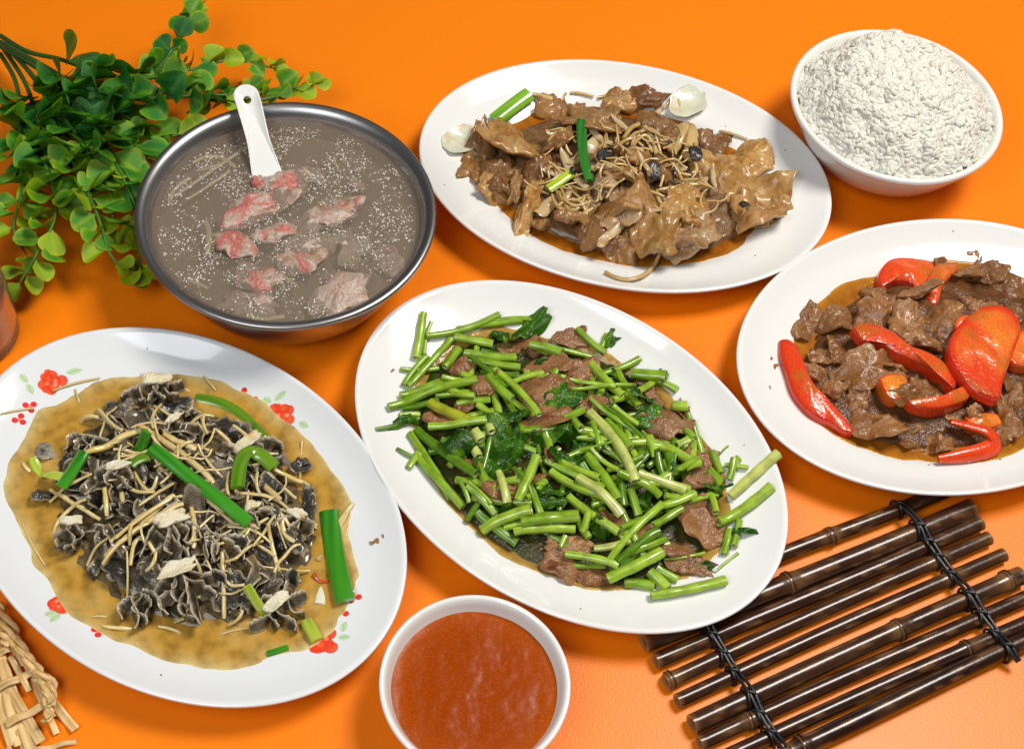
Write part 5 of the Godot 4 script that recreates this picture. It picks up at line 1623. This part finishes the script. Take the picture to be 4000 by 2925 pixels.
func foliage() -> void:
	var stems := [
		[-460,33,-250,-429,41,-228,-397,48,-217,-357,52,-203,-321,52,-206,-290,48,-227,-262,41,-251,-233,33,-255], [-324,43,-214,-310,56,-236,-306,56,-270,-308,43,-305], [-456,37,-239,-412,47,-210,-370,54,-185,-324,56,-178,-280,54,-191,-237,47,-209,-195,37,-238], [-285,39,-205,-248,52,-191,-221,52,-202,-208,39,-226], [-458,24,-249,-413,35,-218,-364,41,-182,-324,41,-168,-294,35,-162,-282,24,-201], [-459,29,-242,-411,39,-209,-374,46,-175,-340,48,-136,-314,46,-99,-300,39,-75,-287,29,-31],
		[-454,27,-243,-420,37,-206,-384,44,-157,-352,46,-102,-327,44,-66,-309,37,-34,-293,27,-27], [-456,25,-242,-421,35,-195,-391,42,-137,-368,44,-91,-357,42,-58,-363,35,-27,-371,25,-7], [-459,23,-239,-432,33,-200,-413,40,-155,-401,42,-116,-389,40,-82,-388,33,-51,-375,23,-34], [-449,31,-237,-401,43,-185,-351,48,-124,-324,43,-90,-316,31,-65], [-381,29,-190,-347,41,-161,-314,46,-133,-301,41,-120,-294,29,-103],
	]
	var f := thing("artificial_spray", Vector3(-0.33, 0, -0.15))
	var org := f.position
	tag(f, "spray of artificial eucalyptus with round green leaves behind the steel bowl", "artificial plant")
	var leaves := []
	for t in 4:
		for v in 3:
			leaves.append(leaf_mesh(t, [0.3, 0.75, -0.3][v], t * 7 + v))
	var index := 0
	for d in stems:
		var pts := []
		for i in range(0, d.size(), 3):
			pts.append(Vector3(d[i], d[i + 1], d[i + 2]) * 0.001 - org)
		var path := spline(pts, 8)
		var n := path.size()
		var hw := PackedFloat32Array()
		for i in n:
			hw.append(lerpf(0.0021, 0.0009, float(i) / n))
		var s := Shape.new()
		sweep(s, path, [Vector3(0.2, 1, 0.1).normalized()], hw, hw, painted(n, Color(0.016, 0.07, 0.018), Color(0.06, 0.22, 0.02)), Color.GREEN, 8)
		var stem := put("stem", s.commit(M.plastic_stem), f)
		var run := 0.0
		var next := 0.075 if index != 1 and index != 3 and index != 10 else 0.012
		var whorl := 0
		var total := 0.0
		for i in range(1, n):
			total += path[i].distance_to(path[i - 1])
		for i in range(1, n):
			run += path[i].distance_to(path[i - 1])
			if run < next:
				continue
			next = run + rng.randf_range(0.0105, 0.0145)
			whorl += 1
			var t := (path[mini(i + 1, n - 1)] - path[i - 1]).normalized()
			var side := t.cross(Vector3.UP).normalized()
			var up := side.cross(t).normalized()
			var along := run / total
			for k in 2:
				var roll := (0.35 if whorl % 2 == 0 else 1.25) + rng.randf_range(-0.45, 0.45)
				var out := (side * cos(roll) + up * absf(sin(roll))) * (1.0 if k == 0 else -1.0)
				if k == 1 and whorl % 2 == 1:
					out = (side * cos(roll + 0.8) - up * 0.25)
				if out.y < -0.2:
					out.y *= 0.3
				var dir := (out + t * rng.randf_range(0.25, 0.8)).normalized()
				var face := (t * -0.5 + Vector3.UP * 0.9 + out * -0.2 + Vector3(rng.randfn(), rng.randfn(), rng.randfn()) * 0.33).normalized()
				var zz := dir
				var xx := face.cross(zz).normalized()
				var yy := zz.cross(xx)
				var size := lerpf(0.029, 0.0165, smoothstep(0.55, 1.0, along)) * rng.randf_range(0.82, 1.12) * (0.62 if index == 1 or index == 3 else 1.0)
				var tone := clampi(int(along * along * 3.4 + rng.randf_range(-0.4, 1.3)), 0, 3)
				var l := put("leaf", leaves[tone * 3 + rng.randi() % 3], stem)
				l.transform = Transform3D(Basis(xx, yy, zz).scaled_local(Vector3(size, size, size)), path[i] + dir * 0.0015)
		# the end leaf
		var t2 := (path[n - 1] - path[n - 3]).normalized()
		var x2 := t2.cross(Vector3.UP).normalized()
		var l2 := put("leaf", leaves[9 + index % 3], stem)
		l2.transform = Transform3D(Basis(-x2, (-x2).cross(t2) * -1.0, t2).orthonormalized().scaled_local(Vector3.ONE * 0.016), path[n - 1])
		index += 1


# ---------------------------------------------------------------- scene
func _ready() -> void:
	rng.seed = 20240
	fn.noise_type = FastNoiseLite.TYPE_SIMPLEX_SMOOTH
	fn.frequency = 0.01
	fn.fractal_octaves = 2
	# camera
	var cam := Camera3D.new()
	cam.name = "camera"
	var dep := deg_to_rad(54.857)
	var roll := deg_to_rad(7.581)
	var right := Vector3.RIGHT
	var up := Vector3(0, cos(dep), -sin(dep))
	var back := Vector3(0, sin(dep), cos(dep))
	cam.transform = Transform3D(Basis(right * cos(roll) + up * sin(roll), up * cos(roll) - right * sin(roll), back), Vector3(0, 0.9, 0.9 / tan(dep)))
	cam.fov = 28.74
	cam.near = 0.05
	cam.far = 20.0
	cam.current = true
	add_child(cam)
	# studio: dim grey surroundings, a large key lamp to the right and behind, a weak fill from the left front
	var we := WorldEnvironment.new()
	var env := Environment.new()
	env.background_mode = Environment.BG_COLOR
	env.background_color = Color(0.085, 0.085, 0.088).linear_to_srgb()
	env.tonemap_mode = Environment.TONE_MAPPER_LINEAR
	env.tonemap_exposure = 0.95
	env.sdfgi_enabled = true
	env.ssao_enabled = true
	env.ssil_enabled = true
	we.environment = env
	add_child(we)
	softbox("key_softbox", Vector3(0.74, 1.80, -0.42), Vector3(0.0, 0, 0.0), Vector2(0.62, 0.62), 3.95, Color(1.0, 0.98, 0.95))
	softbox("fill_softbox", Vector3(-0.55, 1.5, 0.95), Vector3(0, 0, 0), Vector2(0.9, 0.9), 1.7, Color(0.97, 0.98, 1.0))
	make_materials()
	# table
	var box := BoxMesh.new()
	box.size = Vector3(3.2, 0.03, 2.6)
	box.material = M.table
	var table := put("table_top", box, null, Vector3(0, -0.015, 0))
	table.set_meta("kind", "structure")
	table.set_meta("label", "bright orange finely grained table top under all the dishes")
	bamboo_mat()
	flecks()
	soup_bowl()
	rice_bowl()
	sauce_dish()
	celery_dish()
	pork_dish()
	tomato_dish()
	tripe_dish()
	woven_mat()
	jar()
	foliage()
	single_out()


func softbox(called: String, at: Vector3, target: Vector3, size: Vector2, energy: float, col: Color) -> void:
	var l := AreaLight3D.new()
	l.name = called
	l.area_size = size
	l.light_energy = energy
	l.light_color = col
	l.shadow_enabled = true
	l.transform = Transform3D(Basis.looking_at(target - at, Vector3.UP), at)
	add_child(l)
